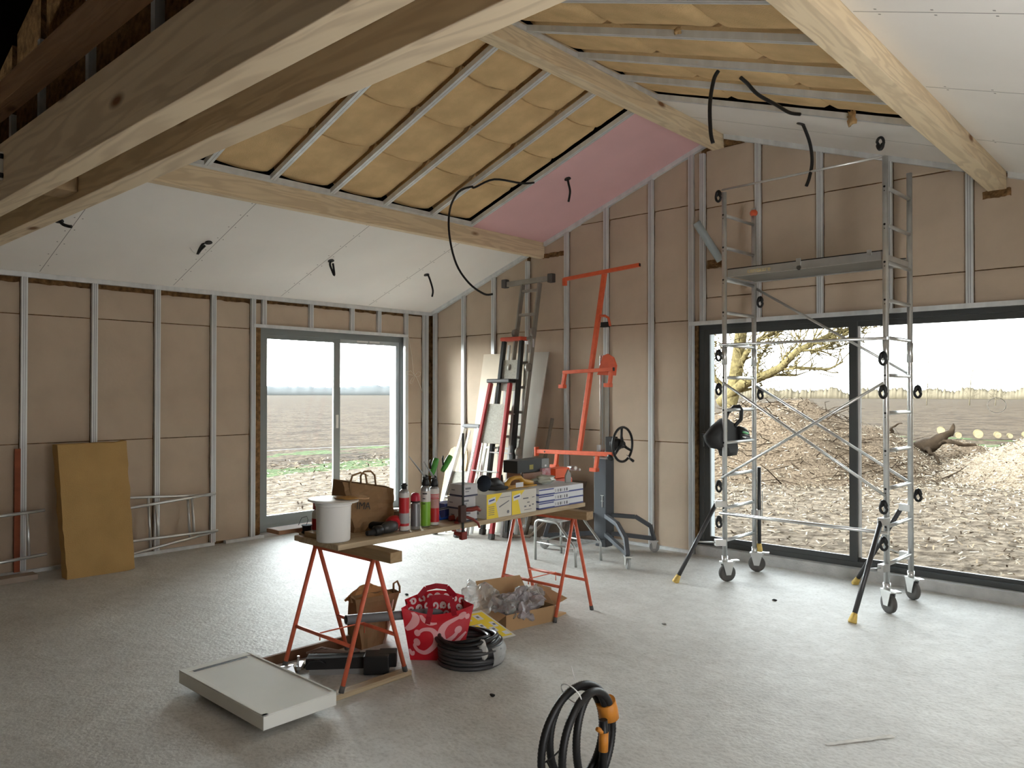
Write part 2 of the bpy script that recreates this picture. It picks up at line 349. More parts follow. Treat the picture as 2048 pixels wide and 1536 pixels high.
# ------------------------------------------------------------------ roof beams
def beam(name, a, b, mt, label, bev=.003):
    m = MB(); m.box(a, b); return solo(name, m, mt, label, 'beam', None, bev)
beam('purlin', (1.868, -7.5, 3.150), (1.95, .03, 3.37), PINE, 'long pine purlin lowest on the left slope, under the white ceiling edge')
beam('ridge_beam', (4.09, -7.5, 3.951), (4.21, .03, 4.14), PINE, 'pine ridge beam at the top between both insulated slopes')
beam('purlin', (6.413, -7.5, 3.146), (6.538, .03, 3.37), PINE, 'rough pale pine purlin on the right slope above the scaffold tower')
beam('tie_beam', (-.05, -5.55, 2.5), (RX, -5.45, 2.75), PINEX, 'pine tie beam of the nearest truss, far plank of the pair')
tb = beam('tie_beam', (-.05, -5.785, 2.5), (RX, -5.685, 2.772), PINEX, 'pine tie beam of the nearest truss, near plank of the pair')
beam('collar_beam', (1.75, -5.66, 3.125), (RX - 1.75, -5.57, 3.25), wood('reddish_pine', (166, 134, 104), (104, 74, 50), 'x'), 'thin reddish timber crossing above the near tie beam, top left corner')  # darker, redder pine tone than the tie beams
m = MB(); m.box((3.62, -5.683, 2.53), (3.8, -5.552, 2.70)); solo('truss_post', m, BLOCKW, 'short pine post clamped between the two tie beams at upper left', 'post', None, .005)
t = thing('threaded_fixing', 'metal bolt and strap fixed on the near tie beam at far left', 'bolt', (3.52, -5.79, 2.6))
for z in (2.61, 2.70):
    m = MB(); m.cyl((3.52, -5.786, z), (3.52, -5.80, z), .017, 16); part('washer', m, BLACK, t)
    m = MB(); m.cyl((3.52, -5.80, z), (3.52, -5.815, z), .011, 6); part('nut', m, STEEL, t)
m = MB(); m.box((3.508, -5.802, 2.59), (3.532, -5.786, 2.72)); part('strap', m, STEEL, t)
# wool stuffed round the beam ends
def stuffing(label, x0, x1, z0, z1, seed):
    m = MB()
    def fn(u, v):
        x = x0 + (x1 - x0) * u; z = z0 + (z1 - z0) * v
        return Vector((x, .028 - .03 * abs(noise.noise(Vector((x * 25, z * 25, seed)))), z + .018 * noise.noise(Vector((x * 30, 0, seed)))))
    m.grid(fn, 14, 5, False); solo('wool_stuffing', m, WOOLD, label, 'insulation')
stuffing('brown wool stuffed beside the left purlin end on gable wall', 1.92, 2.26, 3.145, 3.20, 1)
stuffing('brown wool stuffed in the gap right of the ridge beam end', 4.215, 4.53, 3.965, 4.04, 2)
stuffing('ragged brown wool under the end of the right purlin', 6.38, 6.57, 3.09, 3.15, 3)

# truss infill above the tie beams: studs, shade-coloured backing and slabs darkened in colour for shade
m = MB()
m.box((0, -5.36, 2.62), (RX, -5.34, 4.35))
struct('wall_truss_backing', m, SHADEBLK)  # dark sheet that paints the shaded gaps between the slabs black
xs = [1.45, 2.26, 2.80, 3.55, 4.33, 5.1, 5.9, 6.7]
for k, x in enumerate(xs):
    if k < len(xs) - 1:
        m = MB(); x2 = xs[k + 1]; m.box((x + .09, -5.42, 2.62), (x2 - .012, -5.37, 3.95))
        solo('insulation_slab', m, WOOLD, 'shadowed brown insulation slab above the tie beams, ' + ORD[k] + ' bay from the left eave', 'insulation', 'slabs above the tie beams')  # darker wool colour stands in for the shade on these slabs
    m = MB(); m.box((x - .03, -5.43, 2.6), (x + .012, -5.37, 3.0 + .3 * min(k, 3)))
    solo('metal_stud', m, STEEL, 'steel stud in the dark infill above the tie beams, ' + ORD[k] + ' from the left eave', 'stud', 'studs above the tie beams')

# ------------------------------------------------------------------ wall studs and tracks
def stud_x(y, z0, z1, w=.05):   # on the window wall
    m = MB(); m.box((-.04, y - w / 2, z0), (-.001, y + w / 2, z1)); m.mi = 1
    for d in (-.008, .008): m.box((-.002, y + d - .0022, z0), (.0006, y + d + .0022, z1))
    return m
def stud_y(x, z0, z1, w=.05):
    m = MB(); m.box((x - w / 2, .001, z0), (x + w / 2, .04, z1)); m.mi = 1
    for d in (-.008, .008): m.box((x + d - .0022, -.0006, z0), (x + d + .0022, .002, z1))
    return m
STEELD = mat('steel_groove', (150, 153, 155), .45, .6)
SG = 'steel wall studs'
EY = [-5.30, -4.727, -4.15, -3.57, -2.993, -2.545]
for k, y in enumerate(EY):
    n = len(EY) - 1 - k
    solo('metal_stud', stud_x(y, .03, 2.62), [STEEL, STEELD], ('full-height steel stud right beside the left edge of the window' if n == 0 else 'full-height steel stud on window wall, ' + ORD[n - 1] + ' to the left of the window-side stud'), 'stud', SG)
solo('metal_stud', stud_x(-.405, .03, 2.62), [STEEL, STEELD], 'full-height steel stud right beside the right edge of the window', 'stud', SG)
for k, y in enumerate([-2.415, -1.819, -1.246, -.839]):
    solo('metal_stud', stud_x(y, 2.335, 2.62), [STEEL, STEELD], 'short steel stud above the window, ' + ORD[k] + ' of four from the left', 'stud', SG)
m = stud_x(-.09, .03, 2.62); m.mi = 0; m.box((-.03, -.062, .03), (-.004, -.03, 2.62)); solo('metal_stud', m, [STEEL, STEELD], 'double steel stud in the room corner on the window wall side', 'stud', SG)
solo('metal_stud', stud_y(.068, .03, 2.66), [STEEL, STEELD], 'steel stud in the room corner on the gable wall side', 'stud', SG)
GX = [.608, 1.139, 1.696, 2.283, 2.828, 3.395, 3.86]
for k, x in enumerate(GX):
    lab = 'full-height steel stud right beside the left edge of the sliding door' if k == 6 else 'full-height steel stud on gable wall, ' + ORD[k] + ' one right of the corner'
    solo('metal_stud', stud_y(x, .03, zc(x) - .02 if abs(x - 1.696) > .05 else 3.14), [STEEL, STEELD], lab, 'stud', SG)
GL = [3.985, 4.557, 5.13, 5.703, 6.291, 6.87, 7.45]
for k, x in enumerate(GL):
    solo('metal_stud', stud_y(x, 2.29, min(zc(x) - .02, 3.94 if abs(x - 4.15) < .2 else 9)), [STEEL, STEELD], 'short steel stud standing over the sliding door, ' + ORD[k] + ' from the left', 'stud', SG)
def rail(m_, label): return solo('track_rail', m_, STEEL, label, 'rail', 'steel tracks')
m = MB(); m.box((-.045, -6.6, 2.605), (.004, .0, 2.648)); rail(m, 'long steel track under the ceiling along the window wall')
m = MB(); m.box((-.045, -6.6, 0), (.004, -2.98, .03)); rail(m, 'steel floor track along window wall behind the leaning ladders')
m = MB(); m.box((-.045, -2.86, 0), (.012, -2.42, .03)); rail(m, 'short steel floor track piece at the left foot of window')
m = MB(); m.box((-.045, -.42, 0), (.004, 0, .03)); rail(m, 'steel floor track in the corner right of the window')
m = MB(); m.box((-.045, -2.54, 2.30), (.003, -.38, 2.335)); rail(m, 'horizontal steel track directly above the window')
m = MB(); m.box((0, -.004, 0), (3.885, .045, .03)); rail(m, 'steel floor track along the gable wall left of sliding door')
m = MB(); m.box((3.84, -.004, 2.255), (RX, .045, 2.292)); rail(m, 'horizontal steel track directly above the sliding door')
m = MB()
wall_poly(m, -.004, .045, [(0, EZ - .045), (1.86, zc(1.86) - .045), (1.86, zc(1.86)), (0, EZ)]); rail(m, 'sloping steel track on gable wall under the white left ceiling')
m = MB(); wall_poly(m, -.004, .045, [(1.96, zc(1.96) - .045), (4.08, zc(4.08) - .045), (4.08, zc(4.08)), (1.96, zc(1.96))]); rail(m, 'sloping steel track on gable wall under the pink board')
m = MB(); wall_poly(m, -.004, .045, [(4.22, zc(4.22) - .045), (4.22, zc(4.22)), (6.41, zc(6.41)), (6.41, zc(6.41) - .045)]); rail(m, 'sloping steel track on gable wall right of the ridge beam')
m = MB(); wall_poly(m, -.004, .045, [(6.55, zc(6.55) - .045), (6.55, zc(6.55)), (RX, EZ), (RX, EZ - .045)]); rail(m, 'sloping steel track on gable wall right of the right purlin')

# ------------------------------------------------------------------ kraft-faced wall panels
PG = 'kraft-faced wall insulation panels'
def panel_x(y0, y1, z0, z1, label, rag=False):
    m = MB(); s = random.random() * 50
    def fn(u, v):
        y = y0 + .006 + (y1 - y0 - .012) * u; e = min(v, 1 - v, .08) / .08; eu = min(u, 1 - u, .06) / .06
        z = z0 + (z1 - z0 - .004) * v + (.012 * noise.noise(Vector((y * 14, s, 0))) * (v > .9) if rag else 0)
        return Vector((-.032 - .007 * (1 - e) ** 2 - .010 * (1 - eu) ** 2 + .007 * noise.noise(Vector((y * 2.2, z * 2.2, s))), y, z))
    m.grid(fn, 12, 12); m.add([fn(i / 12, 1) for i in range(13)] + [fn(i / 12, 1) + Vector((-.03, 0, 0)) for i in range(13)], [(i, i + 1, 14 + i, 13 + i) for i in range(12)])
    solo('kraft_insulation', m, KRAFT, label, 'insulation', PG)
def panel_y(x0, x1, z0, z1, label, poly=None):
    m = MB(); s = random.random() * 50
    def fn(u, v):
        x = x0 + .006 + (x1 - x0 - .012) * u; top = min(z1, zc(x) - .03); top = max(top, z0 + .01); e = min(v, 1 - v, .08) / .08; eu = min(u, 1 - u, .06) / .06
        z = z0 + (top - z0 - .004) * v
        return Vector((x, .032 + .007 * (1 - e) ** 2 + .010 * (1 - eu) ** 2 - .007 * noise.noise(Vector((x * 2.2, z * 2.2, s))), z))
    m.grid(fn, 12, 12)
    m.f = [f[::-1] for f in m.f]
    solo('kraft_insulation', m, KRAFT, label, 'insulation', PG)
RW = ['bottom', 'middle', 'upper', 'topmost']
EB = [-5.9] + EY
for k in range(len(EB) - 1):
    n = len(EB) - 2 - k
    where = 'stud bay next to the window' if n == 0 else ORD[n] + ' stud bay left of the window'
    for r, (a, b) in enumerate(((.03, 1.135), (1.139, 2.28), (2.284, 2.562))):
        panel_x(EB[k] + .024, EB[k + 1] - .024, a, b, ['bottom', 'middle', 'narrow top'][r] + ' kraft insulation panel, ' + where, r == 2)
WB = [-2.545, -2.415, -1.819, -1.246, -.839, -.405]
for k in range(5): panel_x(WB[k] + .02, WB[k + 1] - .02, 2.337, 2.575, 'small kraft insulation piece above the window, ' + ORD[k] + ' from left', True)
for r, (a, b) in enumerate(((.03, 1.19), (1.194, 2.30), (2.304, 2.59))): panel_x(-.38, -.115, a, b, ['bottom', 'middle', 'top'][r] + ' narrow kraft insulation strip between window and room corner')
GB = [.068] + GX
for k in range(len(GB) - 1):
    rows = [(.03, 1.18 if k < 5 else 1.09), (1.184 if k < 5 else 1.094, 2.31), (2.314, 3.46), (3.464, 4.2)]
    for r, (a, b) in enumerate(rows):
        if a < zc(GB[k + 1]) - .08:
            panel_y(GB[k] + .024, GB[k + 1] - .024, a, b, RW[r] + ' kraft insulation panel on gable wall, ' + ORD[k] + ' stud bay from the corner')
panel_y(3.88, 3.965, 2.295, 3.40, 'narrow kraft strip above the left corner of the sliding door'); panel_y(3.88, 3.965, 3.41, 3.98, 'narrow kraft strip left under the ridge beam end')
GB2 = GL + [RX]
for k in range(len(GB2) - 1):
    if k == 0: rows = [(2.295, 2.52), (2.524, 3.40), (3.404, 3.965)]
    else: rows = [(2.295, 2.545), (2.549, 3.36), (3.364, 4.2)]
    for r, (a, b) in enumerate(rows):
        if a < zc((GB2[k] + GB2[k + 1]) / 2) - .05: panel_y(GB2[k] + .024, GB2[k + 1] - .024, a, b, ['lower', 'large middle', 'top'][r] + ' kraft insulation panel above sliding door, ' + ORD[k] + ' stud bay')

# ------------------------------------------------------------------ ceiling rails and wool batts
def ceil_rail(xa, xb, y, label, stickers=False):
    m = MB(); v = []
    for dz in (0, .042): v += [(xa, y - .0235, zc(xa) + dz), (xb, y - .0235, zc(xb) + dz), (xb, y + .0235, zc(xb) + dz), (xa, y + .0235, zc(xa) + dz)]
    m.hexa(v); m.mi = 1
    o = [(xa, y - .0015), (xb, y - .0015), (xb, y + .0015), (xa, y + .0015)]
    m.hexa([(x, yy, zc(x) - .0006) for x, yy in o] + [(x, yy, zc(x) + .0006) for x, yy in o])
    if stickers:
        m.mi = 2; n = 3
        for k in range(n):
            x = xa + (xb - xa) * (k + .35) / n
            m.hexa([(x, y - .0242, zc(x) + .014), (x + .022, y - .0242, zc(x + .022) + .014), (x + .022, y - .0236, zc(x + .022) + .014), (x, y - .0236, zc(x) + .014),
                    (x, y - .0242, zc(x) + .03), (x + .022, y - .0242, zc(x + .022) + .03), (x + .022, y - .0236, zc(x + .022) + .03), (x, y - .0236, zc(x) + .03)])
    solo('ceiling_rail', m, [STEEL, STEELD, WHITE], label, 'rail', 'steel ceiling rails')
LR = [-1.175, -1.74, -2.32, -2.905, -3.486, -4.046, -4.62]
RR = [-1.19, -1.735, -2.285, -2.86, -3.43, -4.0]
for k, y in enumerate(LR): ceil_rail(1.955, 4.085, y, ('steel ceiling rail edging the pink plasterboard' if k == 0 else 'steel ceiling rail on left slope, ' + ORD[k - 1] + ' one before the pink plasterboard'))
for k, y in enumerate(RR): ceil_rail(4.215, 6.41, y, ('steel ceiling rail edging the white board on right slope' if k == 0 else 'steel ceiling rail on right slope, ' + ORD[k - 1] + ' one before its white board'), True)
m = MB(); slope_slab(m, 1.952, 1.985, -5.4, -1.16, -.002, .035); solo('track_rail', m, STEEL, 'steel edge track lying along the top of left purlin', 'rail', 'steel tracks')
m = MB(); slope_slab(m, 4.212, 4.235, -5.4, -1.16, -.002, .035); solo('track_rail', m, STEEL, 'steel edge track along the right side of ridge beam', 'rail', 'steel tracks')
def batt(xa, xb, ya, yb, label, sag):
    m = MB(); s = random.random() * 90
    def fn(u, v):
        x = xa + (xb - xa) * u; y = ya + (yb - ya) * v
        e = min(u, 1 - u) * 2; ev = min(v, 1 - v, .12) / .12
        edge = (1 - min(1, e / .12)) ** 2
        jx = .012 * noise.noise(Vector((y * 9, s, 1))) * (u in (0, 1)) + sag * .05 * (4 * v * (1 - v)) * (1 if sag > 0 else 0) * -1
        z = zc(x) + .055 - .012 * math.sin(math.pi * v) * sag + .03 * edge + .028 * (1 - ev) ** 2 + .006 * noise.noise(Vector((x * 5, y * 5, s)))
        return Vector((x + jx, y + .006 * noise.noise(Vector((x * 12, s, 4))) * (v in (0, 1)), z))
    m.grid(fn, 14, 14)
    nx = 15
    rim = [i for i in range(nx)] + [j * nx + nx - 1 for j in range(1, nx)] + [(nx - 1) * nx + i for i in range(nx - 2, -1, -1)] + [j * nx for j in range(nx - 2, 0, -1)]
    P = [m.v[i] for i in rim]; Q = [p + Vector((0, 0, .09)) for p in P]; n = len(P)
    m.add(P + Q, [(i, (i + 1) % n, n + (i + 1) % n, n + i) for i in range(n)])
    solo('insulation_batt', m, WOOLC, label, 'insulation', 'wool batts between ceiling rails')
random.seed(11)
LX = [1.955, 2.565, 3.09, 3.595, 4.10]; RWN = ['lowest', 'second lowest', 'second highest', 'highest']
for k in range(len(LR)):
    y1 = LR[k] - .018; y0 = (LR[k + 1] if k < len(LR) - 1 else LR[k] - .7) + .022
    for j in range(4):
        batt(LX[j] + .006, LX[j + 1] - .006, y0, y1, RWN[j] + ' tan wool batt in left slope, ' + ORD[k] + ' bay from the pink board', 1)
RXX = [4.20, 4.95, 5.70, 6.43]
for k in range(len(RR)):
    y1 = RR[k] - .012; y0 = (RR[k + 1] if k < len(RR) - 1 else RR[k] - .6) + .03
    for j in range(3):
        batt(RXX[j] + (.001 if j else 0), RXX[j + 1], y0, y1, ['highest', 'middle', 'lowest'][j] + ' tan wool batt in right slope, ' + ORD[k] + ' bay from its white board', .4)

# ------------------------------------------------------------------ window and sliding door
def frame_bar(m, a, b): m.box(a, b)
t = MB()
X0, X1 = -.16, -.10
WG0, WG1, WGB, WGT = -2.325, -.479, .214, 2.187
t.box((X0, WY0, .04), (X1, WY1, .115)); t.box((X0, WY0, 2.235), (X1, WY1, WZ1 + .006)); t.box((X0, WY0, .115), (X1, WY0 + .05, 2.235)); t.box((X0, WY1 - .055, .115), (X1, WY1, 2.235))
w1 = struct('window_1', t, ANTHL, .003); w1['kind'] = 'structure'
def sash(x0, x1, y0, y1, z0, z1, gy0, gy1, gz0, gz1, mt, name='window_sash'):
    m = MB(); m.box((x0, y0, z0), (x1, y1, gz0)); m.box((x0, y0, gz1), (x1, y1, z1)); m.box((x0, y0, gz0), (x1, gy0, gz1)); m.box((x0, gy1, gz0), (x1, y1, gz1)); return m
s1 = part('sash', sash(-.13, -.105, -2.368, -1.355, .115, 2.235, WG0, -1.448, WGB, WGT, ANTHL), ANTHL, w1)
s2 = part('sash', sash(-.158, -.132, -1.43, -.43, .115, 2.235, -1.36, WG1, WGB - .02, WGT, ANTHL), mat('glare_pale_aluminium', (172, 178, 180), .4, .1, var=.03), w1)  # this sash is paler still, glare painted into its colour
m = MB(); m.box((-.12, WG0 - .01, WGB - .01), (-.116, -1.44, WGT + .01)); part('pane', m, GLASS, s1)
m = MB(); m.box((-.147, -1.37, WGB - .03), (-.143, WG1 + .01, WGT + .01)); part('pane', m, GLASS, s2)
m = MB(); m.box((-.106, -1.42, 1.16), (-.094, -1.385, 1.32)); m.box((-.096, -1.41, 1.2), (-.088, -1.395, 1.29)); part('handle', m, WHITE, w1, 'small white window handle')
m = MB(); m.box((-.101, -1.12, 2.205), (-.094, -.95, 2.225)); m.box((-.101, -.93, 2.205), (-.094, -.77, 2.225)); part('vent_grille', m, WHITE, w1, 'two trickle vent slots with daylight painted white')  # white faces stand in for daylight coming through the slots
# sliding door: y is depth
d1 = MB(); Y0, Y1 = .10, .165; DG0, DGB, DGT = 4.0145, .18, 2.165
d1.box((DX0, Y0, DZ0), (DX1, Y1, .135)); d1.box((DX0, Y0, 2.215), (DX1, Y1, DZ1 + .006)); d1.box((DX0, Y0, .135), (DX0 + .055, Y1, 2.215)); d1.box((DX1 - .055, Y0, .135), (DX1, Y1, 2.215))
d1 = struct('door_1', d1, ANTH, .003)
def sashy(y0, y1, x0, x1, z0, z1, gx0, gx1, gz0, gz1):
    m = MB(); m.box((x0, y0, z0), (x1, y1, gz0)); m.box((x0, y0, gz1), (x1, y1, z1)); m.box((x0, y0, gz0), (gx0, y1, gz1)); m.box((gx1, y0, gz0), (x1, y1, gz1)); return m
e1 = part('sash', sashy(.105, .13, 3.955, 5.412, .135, 2.215, DG0, 5.344, DGB, DGT), ANTH, d1)
e2 = part('sash', sashy(.134, .16, 5.36, 6.825, .135, 2.215, 5.43, 6.76, DGB - .015, DGT), ANTH, d1)
m = MB(); m.box((4.005, .115, DGB - .01), (5.35, .119, DGT + .01)); part('pane', m, GLASS, e1)
m = MB(); m.box((5.42, .145, DGB - .02), (6.77, .149, DGT + .01)); part('pane', m, GLASS, e2)
m = MB(); m.box((5.405, .131, .17), (5.432, .140, 2.17)); part('weather_strip', m, WHITE, e2, 'pale weather strip on the meeting stile')
m = MB(); m.box((5.415, .128, 1.17), (5.435, .138, 1.33)); part('handle', m, WHITE, e2, 'small white pull handle')
m = MB(); m.box((3.935, .085, 1.04), (3.985, .105, 1.21)); m.box((3.94, .06, 1.06), (3.965, .09, 1.19)); part('handle', m, ANTH, d1)
for k, (x, z) in enumerate(((6.445, 1.497), (6.71, 1.502))):
    m = MB(); m.tube([(x + .062 * math.cos(a * math.pi / 16), .1435, z + .058 * math.sin(a * math.pi / 16)) for a in range(32)], .0022, 5, True)
    part('ring_mark', m, WHITE, e2, 'round sticker residue ring on the glass')
m = MB(); m.box((-.36, WY1 - .02, .06), (-.166, WY1 + .02, 2.3)); struct('trim_1', m, mat('pale_block', (200, 202, 202), .9, var=.06))
m = MB(); m.box((DX0 - .03, .17, .09), (DX0 + .03, .36, 2.27)); struct('trim_2', m, mat('pale_block_2', (200, 204, 206), .9, var=.06))
# ================================================================== outside
def soil_mat():
    m, t, b = _base('ploughed_field', 1, 0, .05); N = t.nodes; L = t.links
    tc = N.new('ShaderNodeTexCoord'); sp = N.new('ShaderNodeSeparateXYZ'); L.new(tc.outputs['Object'], sp.inputs[0])
    def nz(sc, d=6, st=(1, 1, 1)):
        mp = N.new('ShaderNodeMapping'); mp.inputs['Scale'].default_value = st; L.new(tc.outputs['Object'], mp.inputs[0])
        n = N.new('ShaderNodeTexNoise'); n.inputs['Scale'].default_value = sc; n.inputs['Detail'].default_value = d; L.new(mp.outputs[0], n.inputs['Vector']); return n.outputs['Fac']
    def ramp(f, p0, c0, p1, c1):
        r = N.new('ShaderNodeValToRGB'); r.color_ramp.elements[0].position = p0; r.color_ramp.elements[0].color = c0; r.color_ramp.elements[1].position = p1; r.color_ramp.elements[1].color = c1; L.new(f, r.inputs[0]); return r.outputs[0]
    def mix(f, a, c):
        x = N.new('ShaderNodeMix'); x.data_type = 'RGBA'
        if isinstance(f, float): x.inputs[0].default_value = f
        else: L.new(f, x.inputs[0])
        L.new(a, x.inputs[6]); L.new(c, x.inputs[7]); return x.outputs[2]
    def math_(op, a, b_, clamp=False):
        x = N.new('ShaderNodeMath'); x.operation = op; x.use_clamp = clamp
        for i, q in enumerate((a, b_)):
            if isinstance(q, (int, float)): x.inputs[i].default_value = q
            else: L.new(q, x.inputs[i])
        return x.outputs[0]
    field = mix(math_('GREATER_THAN', nz(.55, 8), .5), ramp(nz(2.1, 8), .36, (.022, .0145, .0082, 1), .66, (.062, .0425, .0255, 1)), ramp(nz(9.0, 8), .40, (.030, .0205, .012, 1), .62, (.092, .066, .041, 1)))
    yard = ramp(nz(5.5, 8), .36, (.068, .050, .034, 1), .66, (.176, .138, .099, 1))
    grass = ramp(nz(7), .3, (.035, .055, .018, 1), .7, (.07, .095, .035, 1))
    # distance from the house (max of -x and y), wobbling edge
    d = math_('MAXIMUM', math_('MULTIPLY', sp.outputs['X'], -1.0), sp.outputs['Y'])
    dw = math_('ADD', d, math_('MULTIPLY', math_('SUBTRACT', nz(.6, 4), .5), 2.4))
    side = math_('GREATER_THAN', math_('MULTIPLY', sp.outputs['X'], -1.0), sp.outputs['Y'])      # 1 on the window side
    edge = math_('ADD', math_('MULTIPLY', side, -15.0), 23.5)                                     # strip of grass at 8.5 or 23.5 m
    k = math_('SUBTRACT', dw, edge)
    f1 = math_('MULTIPLY_ADD', k, 1.2, True)
    isf = math_('GREATER_THAN', k, 0.0)
    strip = math_('LESS_THAN', math_('ABSOLUTE', math_('ADD', k, .5), 0), .75)
    st2 = math_('MULTIPLY', math_('LESS_THAN', math_('ABSOLUTE', math_('SUBTRACT', k, 3.4), 0), .5), math_('GREATER_THAN', nz(.9, 3), .52))
    c = mix(isf, yard, field); c = mix(math_('MULTIPLY', strip, math_('GREATER_THAN', nz(2.2, 4), .40)), c, grass); c = mix(st2, c, grass)
    far = math_('MULTIPLY', math_('SUBTRACT', d, 120.0), .004, True)
    hz = N.new('ShaderNodeRGB'); hz.outputs[0].default_value = (.056, .045, .032, 1); c = mix(far, c, hz.outputs[0])  # distance haze painted into the far ground colour
    L.new(c, b.inputs['Base Color'])
    bp = N.new('ShaderNodeBump'); bp.inputs['Strength'].default_value = 1; bp.inputs['Distance'].default_value = .25; L.new(nz(3.0, 8), bp.inputs['Height']); L.new(bp.outputs[0], b.inputs['Normal'])
    return m
SOIL = soil_mat()
m = MB(); G0 = -.2
m.add([(-420, -60, G0), (-.36, -60, G0), (-.36, .36, G0), (60, .36, G0), (60, 420, G0), (-420, 420, G0)], [(0, 1, 2, 3, 4, 5)])
m.mi = 0
solo('ground', m, SOIL, 'bare ploughed field with straw and a green strip outside the house', 'field', None, loc=(0, 0, 0), kind='stuff')
CHIP = mat('chips_and_straw', (118, 102, 84), 1, scale=26, c2=(58, 47, 37), bump=1, bscale=24, detail=8, spec=.05)
CHIPL = mat('pale_wood_chips', (136, 122, 104), 1, scale=30, c2=(76, 63, 51), bump=1, bscale=26, detail=8, spec=.05)
def heap(name, cx, cy, rx, ry, h, mt, label, seed, rough=.3):
    m = MB()
    def fn(u, v):
        x = (u - .5) * 2; y = (v - .5) * 2; r = min(1, math.hypot(x, y)); p = Vector((x * rx * .9, y * ry * .9, seed))
        z = h * (math.cos(r * math.pi) * .5 + .5) ** .8 * (1 + rough * noise.noise(p * .9)) + .10 * noise.noise(p * 3.1) * (1 - r) + .05 * noise.noise(p * 7) * (1 - r)
        return Vector((cx + x * rx, cy + y * ry, G0 - .04 + max(0, z)))
    m.grid(fn, 70, 70); solo(name, m, mt, label, 'heap', None, kind='stuff')
heap('brush_heap', -.2, 11.6, 4.2, 4.6, 1.5, CHIP, 'wide mound of brushwood and wood chips behind the scaffold outside the door', 3)
heap('chip_heap', 5.7, 12.6, 3.6, 3.0, .95, CHIPL, 'low pale heap of wood chips at right outside the sliding door', 9, .25)
heap('soil_heap', 2.6, 14.2, 2.4, 1.8, .62, CHIP, 'dark rooty soil mound between the brushwood and pale chip heap', 21, .5)
BARK = mat('bark', (104, 93, 62), .95, scale=14, c2=(66, 57, 38), bump=1, bscale=30, spec=.05)
CUT = mat('cut_log_end', (118, 104, 80), .9, var=.15, scale=10)
TWIG = mat('dry_twig', (46, 37, 28), 1, var=.25, scale=9, spec=.05)
# brushwood sticks lying on the mound
m = MB(); random.seed(5)
for k in range(420):
    a = random.uniform(0, 6.28); rr = random.random() ** .5
    x = -.2 + 3.9 * rr * math.cos(a); y = 11.2 + 4.2 * rr * math.sin(a); z = G0 + 1.5 * (math.cos(rr * math.pi) * .5 + .5) ** .8 + random.uniform(-.05, .12)
    L_ = random.uniform(.3, 1.1); th = random.uniform(0, 6.28); el = random.uniform(-.25, .5)
    p = Vector((x, y, z)); d = Vector((math.cos(th) * math.cos(el), math.sin(th) * math.cos(el), math.sin(el))) * L_
    q = p + d * .5 + Vector((random.uniform(-.08, .08), 0, random.uniform(-.06, .1)))
    m.tube([p, q, p + d], [.012, .009, .004], 4)
solo('brushwood', m, TWIG, 'tangle of dry sticks lying over the brushwood mound outside', 'branches', None, kind='stuff')
# loose chips and straw scattered over heaps and yard
def hgt(x, y):
    z = 0
    for cx, cy, rx, ry, h, sd, rg in ((-.2, 11.6, 4.2, 4.6, 1.5, 3, .3), (5.7, 12.6, 3.6, 3.0, .95, 9, .25), (2.6, 14.2, 2.4, 1.8, .62, 21, .5)):
        px, py = (x - cx) / rx, (y - cy) / ry; r = min(1, math.hypot(px, py)); p = Vector((px * rx * .9, py * ry * .9, sd))
        z = max(z, h * (math.cos(r * math.pi) * .5 + .5) ** .8 * (1 + rg * noise.noise(p * .9)) + .10 * noise.noise(p * 3.1) * (1 - r) + .05 * noise.noise(p * 7) * (1 - r))
    return z
CH = [mat('chip_pale', (158, 147, 129), 1, var=.2, spec=.05), mat('chip_tan', (128, 112, 92), 1, var=.2, spec=.05), mat('chip_dark', (58, 46, 36), 1, var=.2, spec=.05)]
m = MB(); random.seed(17)
for k in range(24000):
    q = random.random()
    if q < .34: a = random.uniform(0, 6.28); rr = random.random() ** .5; x, y = -.2 + 4.1 * rr * math.cos(a), 11.2 + 4.4 * rr * math.sin(a); pr_ = (.22, .5, 1)
    elif q < .66: a = random.uniform(0, 6.28); rr = random.random() ** .5; x, y = 5.4 + 3.6 * rr * math.cos(a), 12.4 + 3 * rr * math.sin(a); pr_ = (.6, .85, 1)
    else: x = random.uniform(-1, 7.5); y = .8 + 10 * random.random() ** .8; pr_ = (.4, .82, 1)
    u = random.random(); m.mi = 0 if u < pr_[0] else (1 if u < pr_[1] else 2)
    z = G0 - .03 + hgt(x, y) + random.uniform(.0, .04); s_ = random.uniform(.007, .024); th = random.uniform(0, 6.28); el = random.uniform(-.6, .6)
    d = Vector((math.cos(th) * math.cos(el), math.sin(th) * math.cos(el), math.sin(el))) * s_ * random.uniform(.8, 2.6); e = Vector((-math.sin(th), math.cos(th), random.uniform(-.8, .8))).normalized() * s_ * .45; p = Vector((x, y, max(z, G0 + .012)))
    m.add([p - d - e, p + d - e, p + d + e, p - d + e], [(0, 1, 2, 3)], False)
solo('loose_chips', m, CH, 'pale wood chips and straw scattered over the heaps and ground outside the door', 'chips', None, kind='stuff')
m = MB(); random.seed(18)
for k in range(5000):
    x = -1.0 - 9 * random.random(); y = random.uniform(-4, 10); m.mi = random.choice((0, 1, 1, 2)); s_ = random.uniform(.008, .03); th = random.uniform(0, 6.28)
    d = Vector((math.cos(th), math.sin(th), random.uniform(-.3, .5))) * s_ * 1.8; e = Vector((-math.sin(th), math.cos(th), random.uniform(-.6, .6))).normalized() * s_ * .5; p = Vector((x, y, G0 + .02 + .02 * random.random())); m.add([p - d - e, p + d - e, p + d + e, p - d + e], [(0, 1, 2, 3)], False)
solo('loose_straw', m, CH, 'straw and stones scattered on the ground outside the window', 'straw', None, kind='stuff')
